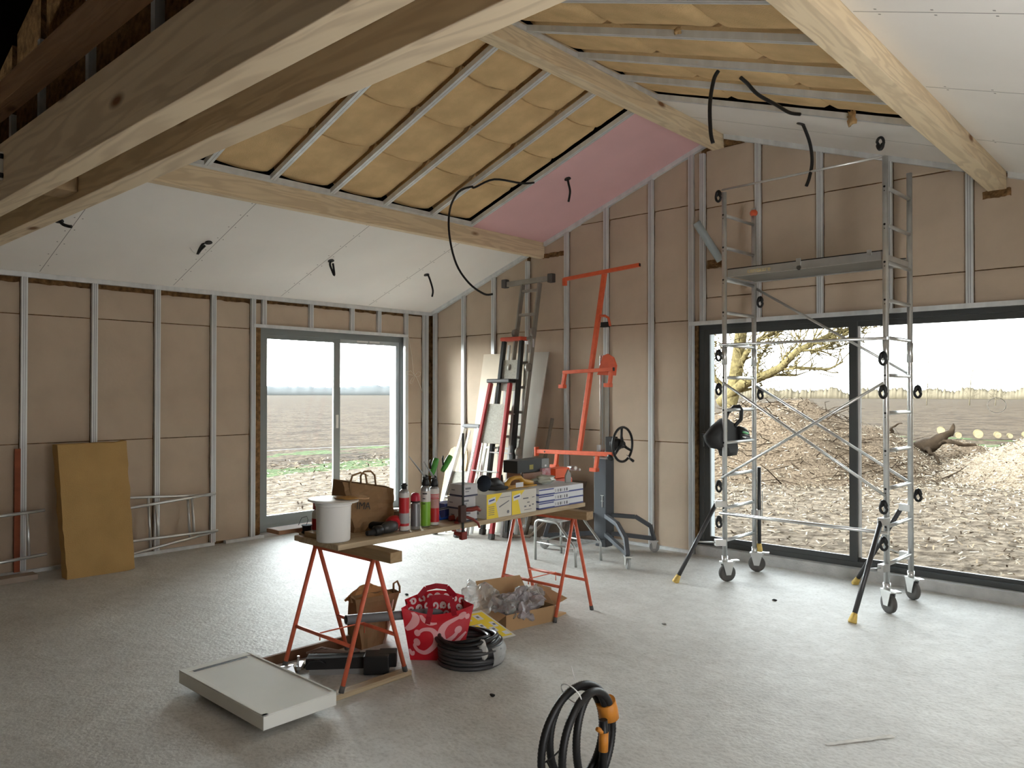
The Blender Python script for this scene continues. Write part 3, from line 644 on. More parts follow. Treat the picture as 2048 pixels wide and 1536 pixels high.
# logs
LP = [(-.05, 25.6, .23), (.42, 26.1, .19), (.98, 26.6, .27), (1.5, 27.2, .2), (1.85, 27.5, .15), (2.3, 27.9, .2), (2.72, 28.3, .26), (3.25, 28.8, .22)]
for k, (x, y, r) in enumerate(LP):
    t = thing('log', ORD[k] + ' cut log from the left in the row at the field edge', 'log', (x, y, G0), 0, 'logs in a row at the field edge')
    r *= .62; z = G0 + r + (.2 if k == 0 else .04)
    m = MB(); m.lathe([(r * .96, 0), (r, .05), (r * .97, .5)], (x, y, z), 14, (-.25, .95, .02)); part('bark', m, BARK, t)
    m = MB(); m.lathe([(r * .93, -.006), (r * .93, .006)], (x, y, z), 14, (-.25, .95, .02)); part('cut_face', m, CUT, t)
m = MB()
def rough_limb(pts, rs, n=12):
    Q, W_ = [], []
    for i in range(len(pts) - 1):
        for k in range(6):
            s_ = k / 6; Q.append(Vector(pts[i]).lerp(Vector(pts[i + 1]), s_)); W_.append(rs[i] + (rs[i + 1] - rs[i]) * s_)
    Q.append(Vector(pts[-1])); W_.append(rs[-1]); q0 = len(m.v)
    Q = [q + Vector((noise.noise(q * 3), noise.noise(q * 3 + Vector((7, 0, 0))), noise.noise(q * 3 + Vector((0, 7, 0))))) * .07 for q in Q]
    m.tube(Q, W_, n)
    for i in range(q0, len(m.v)):
        v = m.v[i]; m.v[i] = v + Vector((noise.noise(v * 9), noise.noise(v * 9 + Vector((5, 0, 0))), noise.noise(v * 9 + Vector((0, 7, 0))))) * .06
for pts, rs in (([(1.7, 12.9, -.15), (2.3, 12.75, .14), (2.8, 12.65, .40), (3.2, 12.6, .66), (3.38, 12.6, .86)], [.16, .2, .15, .08, .03]), ([(2.3, 12.7, .2), (1.7, 12.5, .2), (1.1, 12.6, .02)], [.15, .09, .03]), ([(2.5, 12.65, .3), (2.2, 12.4, .12), (2.0, 12.1, -.15)], [.12, .09, .05]),
                ([(2.3, 12.6, .25), (2.05, 12.4, .5), (2.12, 12.35, .74), (2.3, 12.3, .85)], [.07, .05, .03, .015]), ([(2.7, 12.6, .4), (2.9, 12.3, .3), (3.2, 12.0, .02)], [.08, .05, .03]), ([(1.9, 12.6, .15), (1.5, 12.3, .45), (1.1, 12.3, .6)], [.06, .03, .012]), ([(2.9, 12.6, .45), (3.3, 12.5, .5), (3.8, 12.5, .42)], [.06, .04, .02])): rough_limb(pts, rs)
solo('tree_stump', m, TWIG, 'uprooted stump with forked roots lying between the two heaps', 'stump')
# old tree
def limb(m, pts, r0, r1, y, depth, rnd, spread=1.0):
    P = [Vector((p[0], y + rnd.uniform(-.25, .25) * i, p[1])) for i, p in enumerate(pts)]
    n = len(P); rs = [r0 + (r1 - r0) * i / (n - 1) for i in range(n)]; m.tube(P, rs, 8)
    if depth <= 0: return
    for i in range(1, n):
        for q in range(3):
            p = P[i] if rnd.random() < .6 else (P[i] + P[i - 1]) / 2; d = (P[i] - P[i - 1]).normalized()
            ang = rnd.choice((-1, 1)) * rnd.uniform(.4, 1.1); c, s = math.cos(ang), math.sin(ang)
            dx, dz = d.x * c - d.z * s, d.x * s + d.z * c; dz += .25
            L_ = rnd.uniform(.5, 1.15) * spread; k = 4; tw = [(p.x, p.z)]
            for j in range(1, k): tw.append((p.x + dx * L_ * j / (k - 1) + rnd.uniform(-.05, .05), p.z + dz * L_ * j / (k - 1) + .05 * j * j / 3 + rnd.uniform(-.04, .04)))
            limb(m, tw, max(.016, rs[i] * .38), .011, p.y, depth - 1, rnd, spread * .62)
rnd = random.Random(4)
t = thing('old_tree', 'gnarled leafless tree with a long slanting limb behind the scaffold', 'tree', (-2.3, 13, G0))
m = MB(); m.tube([(-2.4, 13, -.3), (-2.35, 13, .4), (-2.24, 13, 1.38), (-2.12, 13, 1.93), (-2.0, 13, 2.75), (-1.9, 13, 3.56), (-1.75, 13, 4.4)], [.3, .23, .19, .19, .17, .16, .12], 12); part('trunk', m, BARK, t)
m = MB(); limb(m, [(-2.57, 1.30), (-1.83, 1.81), (-1.12, 2.08), (-.58, 2.24), (-.05, 2.61), (.46, 2.98), (.95, 3.39)], .15, .05, 13, 2, rnd, 1.1); part('branch', m, BARK, t)
m = MB(); limb(m, [(-2.05, 2.2), (-1.68, 2.67), (-1.26, 2.99), (-.84, 3.3)], .1, .05, 13, 2, rnd, .9); part('branch', m, BARK, t)
m = MB(); limb(m, [(-.58, 2.24), (.0, 2.2), (.5, 2.16), (.75, 2.35)], .05, .02, 13, 1, rnd, .7); part('branch', m, BARK, t)
m = MB(); limb(m, [(-.05, 2.61), (.4, 2.8), (.82, 3.14)], .06, .03, 13, 2, rnd, .9); part('branch', m, BARK, t)
m = MB(); limb(m, [(-2.2, 1.5), (-2.7, 2.0), (-2.9, 2.7), (-2.8, 3.4)], .1, .03, 13, 2, rnd, .8); part('branch', m, BARK, t)
# thin trees and hedges at the far edge of the field
FARW = mat('far_bare_wood', (92, 84, 70), 1, var=.15, scale=.6, spec=0)
FARB = mat('far_hazed_hills', (102, 104, 104), 1, var=.08, scale=.02, spec=0)  # haze of distance put into the grey of the hills
def hedge(name, pts, h0, h1, mt, label, seed, dep=6):
    m = MB(); V = []; n = len(pts)
    for i, (x, y) in enumerate(pts):
        h = max(.3, h0 + (h1 - h0) * (.5 + .9 * noise.noise(Vector((i * .05, seed, 0)))) + .45 * (h1 - h0) * noise.noise(Vector((i * .37, seed, 3))) + .13 * (h1 - h0) * random.uniform(-1, 1))
        dr = Vector((x, y, 0)).normalized() * dep
        V.append([Vector((x, y, G0)), Vector((x, y, G0 + h * .7)) + dr * .15, Vector((x, y, G0 + h)) + dr * .5, Vector((x, y, G0)) + dr])
    m.loft(V, True, True); solo(name, m, mt, label, 'woodland', None, kind='stuff')
def arc(r, a0, a1, n): return [(7.7 + r * math.sin(a0 + (a1 - a0) * i / n), -6.8 + r * math.cos(a0 + (a1 - a0) * i / n)) for i in range(n + 1)]
hedge('far_hills', arc(395, R(-95), R(-44), 300), 3.4, 5.0, FARB, 'hazy low wooded hills along the horizon', 2, 10)
hedge('far_hedge', arc(230, R(-40), R(6), 900), 1.6, 3.4, FARW, 'bare hedge line at the far side of the field outside the sliding door', 8)
def far_tree(x, y, h, label, seed, wd=1.0):
    t = thing('far_tree', label, 'tree', (x, y, G0), 0, 'small bare trees across the field'); rn = random.Random(seed); m = MB()
    tp = [(x, G0), (x + .1 * wd, G0 + h * .3), (x + .25 * wd, G0 + h * .65), (x + .5 * wd, G0 + h)]
    limb(m, tp, h * .016, h * .006, y, 2, rn, h * .24 * wd); part('trunk', m, FARW, t)
for k, (b, d, h, wd, lab) in enumerate(((-23.5, 95, 3.3, .9, 'small bare tree standing alone far behind the middle of the scaffold tower'), (-14.3, 120, 5.2, .9, 'bare tree left of the right scaffold ladder, far across the field'), (-11.9, 120, 5.6, 1, 'bushy bare tree just right of the right scaffold ladder, far off'),
                                       (-10.5, 122, 4.6, .9, 'bare tree right of the bushy one beyond the scaffold, far off'), (-6.2, 150, 7.6, .7, 'tall thin leaning tree alone on the field horizon at right'))):
    a = R(b); far_tree(7.7 + d * math.sin(a), -6.8 + d * math.cos(a), h, lab, 30 + k, wd)
m = MB(); m.tube([(-9.4, .5, .15), (-8.9, 3.5, .2), (-8.4, 8, .15)], .003, 5); m.cyl((-9.4, .5, G0), (-9.4, .5, .25), .02, 6); m.cyl((-8.4, 8, G0), (-8.4, 8, .25), .02, 6)
solo('marker_line', m, WHITE, 'thin string line on pegs across the grass outside the window', 'string')
# ================================================================== scaffold tower
def scaffold():
    O = Vector((4.635, -.80, 0)); a = R(-2.2); U = Vector((math.cos(a), math.sin(a), 0)); V = Vector((-math.sin(a), math.cos(a), 0)); W = 1.30; D = .52
    P = lambda u, v, z: O + U * u + V * v + Vector((0, 0, z))
    t = thing('scaffold_tower', 'aluminium rolling scaffold tower standing in front of the sliding door', 'scaffold', O)
    r = .0205
    for u, tops in ((0, (3.29, 3.24)), (W, (3.32, 3.30))):
        nm = 'ladder_frame'
        m = MB(); m.cyl(P(u, 0, .17), P(u, 0, tops[0]), r, 14); m.mi = 1
        for k in range(11):
            z = .346 + .275 * k
            m.cyl(P(u, -.0215, z), P(u, -.019, z), .008, 10); m.cyl(P(u, -.0215, z - .03), P(u, -.019, z - .03), .004, 8)
        fr = part('ladder_frame', m, [ALU, BLACK], t)
        m = MB(); m.cyl(P(u, D, .17), P(u, D, tops[1]), r, 14); part('post', m, ALU, fr)
        for k in range(11):
            z = .346 + .275 * k; m = MB(); m.cyl(P(u, .015, z), P(u, D - .015, z), .0145, 12); part('rung', m, ALU, fr)
        for v in (0, D):
            m = MB(); m.cyl(P(u, v, 1.83), P(u, v, 1.98), r + .003, 14); part('joint_sleeve', m, ALU, fr)
    # castors
    yaws = {(0, 0): 55, (0, 1): 20, (1, 0): -35, (1, 1): -38}
    for iu, u in enumerate((0, W)):
        for iv, v in enumerate((0, D)):
            y = R(yaws[(iu, iv)]); d = Vector((math.cos(y), math.sin(y), 0)); n = Vector((-d.y, d.x, 0)); c = P(u, v, 0) + d * .02; rr = .073
            m = MB(); wh = c + Vector((0, 0, rr)); m.lathe([(rr * .72, -.017), (rr * .97, -.015), (rr, 0), (rr * .97, .015), (rr * .72, .017)], wh, 30, n); w_ = part('castor', m, RUBBER, t)
            m = MB(); m.lathe([(rr * .68, -.012), (rr * .68, .012)], wh, 24, n); m.mi = 1; m.lathe([(.012, -.024), (.012, .024)], wh, 12, n); part('hub', m, [BLACKM, ALU], w_)
            m = MB()
            for s in (-1, 1):
                b = wh + n * s * .024; e = Vector((0, 0, 1)); m.prism([(-.05, .085), (.05, .085), (.022, -.015), (-.022, -.015)], b - n * .002, d, e, .004)
            m.obox(wh + Vector((0, 0, .09)), d, n, (0, 0, 1), .058, .028, .007); m.cyl(P(u, v, .16), P(u, v, .215), .026, 14); m.obox(wh + Vector((0, 0, .10)) + d * .075, d, n, (0, 0, 1), .03, .022, .006)
            part('fork', m, ALU, w_)
    # platform
    zb = 2.578
    m = MB(); m.hexa([P(.03, .03, zb), P(W - .03, .03, zb), P(W - .03, D - .03, zb), P(.03, D - .03, zb), P(.03, .03, zb + .012), P(W - .03, .03, zb + .012), P(W - .03, D - .03, zb + .012), P(.03, D - .03, zb + .012)])
    pf = part('platform', m, mat('platform_ply', (112, 108, 102), .6, var=.1), t)
    for v, n in ((.018, 'toe_board'), (D - .03, 'toe_board')):
        m = MB(); m.hexa([P(.02, v, zb - .008), P(W - .02, v, zb - .008), P(W - .02, v + .012, zb - .008), P(.02, v + .012, zb - .008), P(.02, v, zb + .055), P(W - .02, v, zb + .055), P(W - .02, v + .012, zb + .055), P(.02, v + .012, zb + .055)])
        m.mi = 1; m.hexa([P(.02, v - .001, zb + .055), P(W - .02, v - .001, zb + .055), P(W - .02, v + .013, zb + .055), P(.02, v + .013, zb + .055), P(.02, v - .001, zb + .063), P(W - .02, v - .001, zb + .063), P(W - .02, v + .013, zb + .063), P(.02, v + .013, zb + .063)])
        tbd = part('toe_board', m, [ALU, BLACK], pf)
        if v < .1:
            text('centaure', pf, mat('cream_print', (226, 206, 150), .6), P(.2, v - .0012, zb + .008), U, (0, 0, 1), .058)
            m = MB(); m.obox(P(.64, v - .004, zb + .05), U, V, (0, 0, 1), .018, .006, .028); m.mi = 1; m.lathe([(.0, -.018), (.019, -.015), (.019, .0)], P(.64, v, zb + .006), 14, -V); part('latch', m, [ALU, BLACK], pf)
            m = MB(); m.obox(P(1.18, v - .004, zb + .055), U, V, (0, 0, 1), .016, .006, .02); part('latch', m, ALU, pf)
    m = MB(); m.hexa([P(W - .02, 0.02, zb - .01), P(W, .02, zb - .01), P(W, D, zb - .01), P(W - .02, D, zb - .01), P(W - .02, .02, zb + .03), P(W, .02, zb + .03), P(W, D, zb + .03), P(W - .02, D, zb + .03)])
    part('end_beam', m, ALU, pf); m = MB()
    m.hexa([P(0, 0.02, zb - .02), P(.02, .02, zb - .02), P(.02, D, zb - .02), P(0, D, zb - .02), P(0, .02, zb - .004), P(.02, .02, zb - .004), P(.02, D, zb - .004), P(0, D, zb - .004)]); part('end_beam', m, ALU, pf)
    # braces
    for a_, b_, rr in (((-.03, -.03, .577), (W + .02, -.03, .580), .013), ((-.03, -.03, 1.998), (W + .02, -.03, 1.99), .012), ((-.02, -.0, 3.315), (W, -.0, 3.322), .009)):
        m = MB(); m.cyl(P(*a_), P(*b_), rr, 10); part('horizontal_brace', m, ALU, t)
    for a_, b_ in (((0, -.03, 1.68), (W, -.03, .85)), ((W, -.05, 1.667), (0, -.05, .877)), ((0, D + .02, 2.53), (W, D + .02, 1.73)), ((0, D + .02, 1.66), (W, D + .02, .89))):
        m = MB(); m.cyl(P(*a_), P(*b_), .011, 10); part('diagonal_brace', m, ALU, t)
    def clip(u, v, z, flip=1):
        c = P(u, v, z); m = MB()
        pts = [c + U * (.021 * math.sin(k * math.pi / 10) * (1.15 if math.cos(k * math.pi / 10) * flip < 0 else .8)) + Vector((0, 0, .042 * math.cos(k * math.pi / 10))) for k in range(20)]
        m.tube(pts, [.0105 + .005 * (math.cos(k * math.pi / 10) * flip > .2) for k in range(20)], 7, True); m.mi = 1; m.tube([c + Vector((0, 0, .06 * flip)), c + Vector((0, 0, .04 * flip))], .004, 6); part('locking_clip', m, [BLACK, ALU], t)
    for z in (3.255, 1.905, 1.62, .80, .50): clip(-.035, -.035, z)
    for z in (3.42,): clip(W - .03, -.01, z, -1)
    for z in (1.84, 1.60, .765, .50): clip(W - .005, -.045, z)
    for z in (2.40, 1.58): clip(.045, D + .03, z)
    for z in (1.60, .80): clip(W + .045, D + .03, z)
    # outriggers
    def outrigger(u, v, z, foot, strut=True):
        p = P(u, v, z); f = Vector(foot); d = Vector((f.x - p.x, f.y - p.y, 0)).normalized(); a_ = p + d * .075
        m = MB(); m.cyl(a_, f + (a_ - f).normalized() * .045, .0175, 12); og = part('outrigger', m, mat('dark_tube', (66, 66, 68), .35, .3) if 'dark_tube' not in bpy.data.materials else bpy.data.materials['dark_tube'], t)
        m = MB(); k = (a_ - f).normalized(); m.lathe([(.027, 0), (.03, .012), (.022, .055), (.019, .07)], f, 16, k); part('rubber_foot', m, YELLOWF, og)
        m = MB(); m.obox(p + d * .04, d, d.cross(Vector((0, 0, 1))), (0, 0, 1), .05, .022, .027); part('bracket', m, ALU, og, None, .004)
        if strut:
            q = P(u, v, .33); m = MB(); m.obox(q + d * .04, d, d.cross(Vector((0, 0, 1))), (0, 0, 1), .045, .022, .027); mid = f.lerp(a_, .52); m.tube([q + d * .06, mid], .006, 6); part('strut', m, ALU, og)
    outrigger(0, 0, .655, (4.343, -1.116, .0)); outrigger(W, 0, .665, (5.837, -1.286, 0)); outrigger(W, D, .70, (5.47, -.146, .0))
    m = MB(); c = P(.03, D + .03, 0); m.cyl((c.x, c.y, .25), (c.x, c.y, .93), .0175, 12); og = part('outrigger', m, bpy.data.materials['dark_tube'], t)
    m = MB(); m.lathe([(.027, 0), (.03, .012), (.022, .055), (.019, .07)], (c.x, c.y, .18), 16); part('rubber_foot', m, YELLOWF, og)
    m = MB(); m.obox(P(.01, D + .02, .52), U, V, (0, 0, 1), .035, .03, .03); m.tube([(c.x + .03, c.y, .48), (c.x + .03, c.y, .72)], .004, 6); part('bracket', m, ALU, og)
    m = MB(); m.ball(P(0, D, 3.20), .034, 14, 9); solo('orange_float', m, ORANGE, 'round orange plastic cap hooked on the back left scaffold post', 'cap')
scaffold()
# tool pouch hanging on a rung
bagp = [(-.605, 1.440), (-.50, 1.436), (-.475, 1.40), (-.53, 1.33), (-.46, 1.31), (-.37, 1.262), (-.35, 1.222), (-.37, 1.19), (-.52, 1.18), (-.5, 1.09), (-.53, 1.04), (-.70, 1.04), (-.735, 1.10), (-.90, 1.125), (-.975, 1.18), (-1.01, 1.234), (-.86, 1.32), (-.70, 1.38)]
t = thing('tool_pouch', 'black tool pouch with a green-backed glove hanging on the left scaffold ladder', 'tool bag', (4.62, -.6, 1.03))
m = MB()
def pouch(x0, poly, th):
    cy = sum(p[0] for p in poly) / len(poly); cz = sum(p[1] for p in poly) / len(poly); rings = []
    for dx, s in ((-th, .72), (-th * .75, .93), (0, 1), (th * .75, .93), (th, .72)): rings.append([Vector((x0 + dx, cy + (y - cy) * s, cz + (z - cz) * s)) for y, z in poly])
    return rings
m.loft(pouch(4.575, bagp[5:], .055), True, True); part('pouch_body', m, BLACKM, t)
m = MB(); m.tube([(4.60, -.74, 1.34), (4.595, -.66, 1.42), (4.615, -.585, 1.468), (4.64, -.545, 1.475), (4.655, -.53, 1.44), (4.65, -.53, 1.36), (4.62, -.60, 1.30)], [.016, .016, .018, .02, .02, .018, .016], 8); part('strap', m, BLACK, t)
m = MB()
for k, dz in enumerate((.04, .012, -.016, -.04)): m.tube([(4.64, -.55, 1.245 + dz), (4.645, -.45, 1.235 + dz * .9), (4.64, -.375 + .012 * k, 1.215 + dz * .7)], [.02, .017, .012], 8)
gl = part('glove', m, BLACK, t)
m = MB(); m.tube([(4.662, -.52, 1.252), (4.666, -.43, 1.236)], .009, 7); part('glove_back', m, mat('mint_green', (112, 190, 130), .6), gl, 'pale green stripe on the glove')
m = MB(); m.tube([(4.662, -.5, 1.29), (4.664, -.45, 1.272)], .006, 6); m.tube([(4.662, -.52, 1.21), (4.664, -.47, 1.2)], .006, 6); part('glove_trim', m, WHITE, gl, 'white seam on the glove')
text('ST', t, mat('gold_print', (190, 165, 90), .6), (4.6335, -.80, 1.225), (.12, 1, .25), (0, -.2, 1), .05)

# ================================================================== trestle table
def trestle(x0, x1, yc, z0, ztop, label, spl=.215):
    t = thing('trestle', label, 'trestle', ((x0 + x1) / 2, yc, z0), 0, 'orange folding trestles')
    r = .0125
    for x in (x0, x1):
        for s in (-1, 1):
            m = MB(); b = Vector((x, yc + s * spl, z0)); a = Vector((x, yc + s * .008, ztop)); m.cyl(b + (a - b) * .05, a, r, 12); l = part('leg', m, ORANGE2, t)
            m = MB(); m.cyl(b, b + (a - b) * .05, r + .002, 12); part('leg_cap', m, RUBBER, l)
    f = .33
    for s in (-1, 1):
        y = yc + s * spl * (1 - f); z = z0 + (ztop - z0) * f; m = MB(); m.cyl((x0, y, z), (x1, y, z), r * .85, 10); part('crossbar', m, ORANGE2, t)
        m = MB(); m.bar((x0 - .01, yc + s * .012, ztop - .005), (x1 + .01, yc + s * .012, ztop - .005), .02, .03); part('top_bar', m, ORANGE2, t)
    y = spl * (1 - f); z = z0 + (ztop - z0) * f; xm = x0 + (x1 - x0) * .45
    m = MB(); m.tube([(xm, yc - y, z - .03), (xm, yc - y, z + .01), (xm + .02, yc + y, z + .012), (xm + .02, yc + y, z - .05)], .004, 6); part('stay_rod', m, ORANGE2, t)
    return t
trestle(3.792, 4.343, -4.243, .03, .70, 'orange folding trestle nearer the camera, feet on two wood strips')
trestle(3.765, 4.317, -2.46, 0, .70, 'orange folding trestle at the far end of the plank table')
def plank(name, a, b, mt, label, bev=.004, cat='plank'):
    m = MB(); m.box(a, b); return solo(name, m, mt, label, cat, None, bev)
plank('wood_strip', (4.29, -4.50, 0), (4.355, -3.99, .03), PLANK, 'wooden strip under the right feet of the near trestle')
plank('wood_strip', (3.755, -4.52, 0), (3.83, -4.01, .03), PLANK, 'wooden strip under the left feet of the near trestle')
plank('bearer', (3.66, -4.285, .70), (4.53, -4.205, .757), BLOCKW, 'short thick timber bearer under the table planks on the near trestle')
plank('bearer', (3.62, -2.50, .70), (4.46, -2.42, .757), BLOCKW, 'short thick timber bearer under the table planks on the far trestle')
plank('tabletop_board', (3.86, -4.44, .757), (4.285, -2.28, .787), PLANK, 'long grey-brown front board of the trestle worktop')
plank('tabletop_board', (3.56, -4.30, .757), (3.852, -2.32, .787), PLANK, 'long rear board of the trestle worktop beside the bag')
plank('board_offcut', (3.665, -4.50, .788), (3.80, -4.05, .812), mat('stained_board', (150, 112, 84), .7, var=.2, scale=9, stretch=(1, .15, 1)), 'red-brown board end sticking out at the left of the worktop')
# ================================================================== things on the worktop
TZ = .787
BAGP = mat('brown_paper', (134, 106, 76), .85, var=.08, scale=5, bump=.25, bscale=12, spec=.15)
CARD = mat('cardboard', (172, 140, 104), .85, var=.06, scale=4, spec=.15)
REDP = mat('red_print', (176, 34, 40), .4, var=.04); GREENP = mat('green_print', (120, 170, 52), .4, var=.05); YEL = mat('yellow_print', (226, 200, 60), .5, var=.03)
BLUEP = mat('blue_print', (62, 72, 130), .5, var=.05); INK = mat('black_ink', (40, 40, 42), .6, var=.05); CARDW = mat('white_card', (206, 208, 214), .6, var=.03)
SILV = mat('satin_tin', (170, 172, 174), .3, .7, var=.06)
DRED = mat('dark_red_plastic', (120, 44, 34), .5, var=.1)
t = thing('bucket', 'plain white plastic bucket with a flat lid on the near corner of the worktop', 'bucket', (4.152, -4.377, TZ))
m = MB(); m.lathe([(.086, 0), (.090, .006), (.0945, .196), (.0945, .2)], (4.152, -4.377, TZ), 36); part('body', m, WHITE, t)
m = MB(); m.lathe([(.097, .192), (.099, .196), (.099, .208), (.09, .21)], (4.152, -4.377, TZ), 36); part('rim', m, WHITE, t)
ax = Vector((.04, .02, 1)); m = MB(); m.lathe([(.13, 0), (.138, .003), (.138, .007), (.125, .011), (.06, .012)], (4.125, -4.36, TZ + .211), 36, ax); li = part('lid', m, WHITE, t)
m = MB(); m.ball((4.16, -4.30, TZ + .226), .075, 16, 6, (1, .8, .07), .3, 4); part('putty_smear', m, mat('ochre_putty', (176, 130, 60), .6, var=.2, scale=20), li, 'ochre putty smear on the lid')
m = MB(); m.ball((4.165, -4.235, TZ + .222), .075, 16, 6, (1, .9, .10), .5, 9); solo('putty_tray', m, mat('tan_film', (186, 150, 110), .5, var=.15, scale=15), 'crumpled tan wrapper lying over the right edge of the bucket lid', 'wrapper')
t = thing('glue_bottle', 'white bottle with red cap and red label half hidden behind the bucket', 'bottle', (3.89, -4.30, TZ))
m = MB(); m.lathe([(.034, 0), (.036, .004), (.036, .115), (.022, .135)], (3.89, -4.30, TZ), 24); b_ = part('body', m, WHITE, t)
m = MB(); m.lathe([(.0366, .02), (.0366, .085)], (3.89, -4.30, TZ), 24, cap=False); part('label', m, REDP, b_)
m = MB(); m.lathe([(.03, .135), (.031, .14), (.031, .172), (.027, .176)], (3.89, -4.30, TZ), 24); part('cap', m, mat('dull_red', (140, 50, 46), .5), t)
t = thing('wire_spool', 'small dark spool with a loose wire end at the left end of the worktop', 'spool', (3.865, -4.36, TZ))
m = MB(); m.lathe([(.02, 0), (.03, .004), (.03, .012), (.024, .016), (.026, .042), (.03, .046), (.03, .05)], (3.865, -4.36, TZ), 20); part('reel', m, BLACKM, t)
m = MB(); m.tube([(3.875, -4.37, TZ + .05), (3.885, -4.365, TZ + .08), (3.872, -4.365, TZ + .10), (3.85, -4.385, TZ + .09), (3.842, -4.40, TZ + .05)], .0015, 5); part('wire', m, INK, t)
plank('wood_block', (3.94, -4.425, TZ), (4.06, -4.38, TZ + .03), BLOCKW, 'small pale wood block tucked against the left side of the bucket', .003, 'block')
# big paper bag
def paper_bag(name, label, cx, bw0, bw1, y0, y1, Y0, Y1, ztop0, ztop1, depth, mt, zb, seed, lean=0, fold=.018):
    t = thing(name, label, 'bag', (cx - depth / 2, (y0 + y1) / 2, zb))
    m = MB(); rings = []; n = 10
    for i in range(n + 1):
        v = i / n; a = y0 + (Y0 - y0) * v; b = y1 + (Y1 - y1) * v; xf = cx + lean * v; xb = cx - depth + depth * .55 * v ** 1.5 + lean * v
        pts = []
        for k in range(9):
            u = k / 8; z = zb + (ztop0 + (ztop1 - ztop0) * u - zb) * v
            pts.append(Vector((xf + fold * noise.noise(Vector((u * 4, v * 3, seed))) + .7 * fold * abs(noise.noise(Vector((u * 7 + v * 4, v * 5, seed + 5)))), a + (b - a) * u, z)))
        for k in range(9):
            u = 1 - k / 8; z = zb + (ztop0 + (ztop1 - ztop0) * u - zb) * v + (.01 if i == n else 0)
            pts.append(Vector((xb + fold * noise.noise(Vector((u * 4, v * 3, seed + 9))), a + (b - a) * u, z)))
        rings.append(pts)
    m.loft(rings, False, False); q = len(m.v) - (n + 1) * 18; m.add([p for p in rings[0]], [tuple(range(18))[::-1]])
    body = part('paper_body', m, mt, t); return t, body
t, body = paper_bag('paper_bag', 'big brown paper carrier bag with twisted handles standing on the worktop', 4.05, 0, 0, -4.17, -3.88, -4.235, -3.86, 1.085, 1.012, .2, BAGP, TZ, 3, -.02, .03)
for xx, lb in ((4.035, 'front'), (3.96, 'rear')):
    m = MB(); o = xx - 4.035
    P_ = [(xx + .01, -4.185, .99), (xx, -4.185, 1.07), (xx - .005, -4.165, 1.115), (xx - .005, -4.11, 1.128), (xx - .005, -4.072, 1.115), (xx, -4.065, 1.06)] if o == 0 else [(xx + .01, -4.06, 1.04), (xx, -4.055, 1.10), (xx, -4.03, 1.122), (xx, -3.98, 1.122), (xx, -3.952, 1.095), (xx + .005, -3.945, 1.02)]
    m.tube(P_, .006, 7); part('handle', m, BAGP, t)
text('IMA', t, INK, (4.066, -4.165, .925), (0, 1, -.12), (0, .1, 1), .06)
# drill
t = thing('cordless_drill', 'black drill lying on its side in front of the paper bag', 'drill', (4.2, -4.1, TZ))
m = MB(); m.tube([(4.215, -4.20, TZ + .022), (4.215, -4.15, TZ + .022)], [.014, .016], 14); part('bit_holder', m, BLACKM, t)
m = MB(); m.tube([(4.213, -4.15, TZ + .028), (4.212, -4.14, TZ + .028), (4.21, -4.10, TZ + .028), (4.208, -4.09, TZ + .028)], [.02, .028, .027, .018], 18); part('chuck', m, BLACK, t)
m = MB(); m.tube([(4.208, -4.09, TZ + .03), (4.205, -4.06, TZ + .034), (4.2, -4.02, TZ + .036), (4.195, -3.985, TZ + .034)], [.022, .031, .034, .028], 18); part('gear_body', m, mat('gunmetal', (70, 70, 70), .4, .3), t)
m = MB(); m.tube([(4.19, -3.985, TZ + .045), (4.17, -3.965, TZ + .05), (4.13, -3.95, TZ + .045), (4.10, -3.95, TZ + .035)], [.03, .042, .038, .03], 18); part('motor_housing', m, REDP, t)
m = MB(); m.tube([(4.15, -3.99, TZ + .03), (4.07, -4.03, TZ + .028), (4.0, -4.06, TZ + .03)], [.024, .022, .03], 12); part('grip', m, BLACK, t)
t = thing('small_tin', 'small open tin behind the left red and white foam can', 'tin', (3.90, -3.735, TZ))
m = MB(); m.lathe([(.033, 0), (.033, .06), (.034, .063)], (3.90, -3.735, TZ), 22); part('body', m, mat('brown_label', (96, 74, 56), .5, var=.2, scale=20), t)
m = MB(); m.lathe([(.035, .063), (.035, .075), (.03, .078)], (3.90, -3.735, TZ), 22); part('lid', m, SILV, t)
# foam cans
def can(name, label, x, y, r, h, bands, group='aerosol cans on the worktop', cap=None):
    t = thing(name, label, 'spray can', (x, y, TZ), 0, group)
    m = MB(); m.lathe([(r * .92, 0), (r, .005), (r, h - .025), (r * .86, h - .012), (r * .5, h)], (x, y, TZ), 28); b = part('can_body', m, SILV, t)
    for a, c, mt_ in bands:
        q = MB(); q.lathe([(r * 1.012, a), (r * 1.012, c)], (x, y, TZ), 28, cap=False); part('label_band', q, mt_, b)
    return t
CW = mat('can_white', (200, 196, 192), .45, var=.06)
c1 = can('foam_can', 'red and white foam can without a gun, leftmost of the cans', 4.205, -3.925, .0295, .245, [(.006, .03, CW), (.03, .045, REDP), (.045, .105, mat('can_grey', (150, 148, 150), .45, var=.1)), (.105, .195, REDP), (.195, .222, CW)])
m = MB(); m.lathe([(.014, .243), (.015, .26), (.02, .262), (.02, .268), (.013, .27), (.013, .278)], (4.205, -3.925, TZ), 18); part('valve', m, BLACK, c1)
c2 = can('spray_paint_can', 'grey metal aerosol can with a red dome cap, second can from the left', 4.215, -3.848, .0275, .165, [(.02, .15, mat('can_grey2', (118, 118, 120), .35, .5))])
m = MB(); m.lathe([(.0285, .165), (.0285, .17), (.0285, .195), (.02, .212), (.006, .216)], (4.215, -3.848, TZ), 24); part('cap', m, mat('crimson_cap', (170, 36, 58), .4), c2)
m = MB(); m.lathe([(.0292, .160), (.0292, .168)], (4.215, -3.848, TZ), 24); part('collar', m, BLACK, c2)
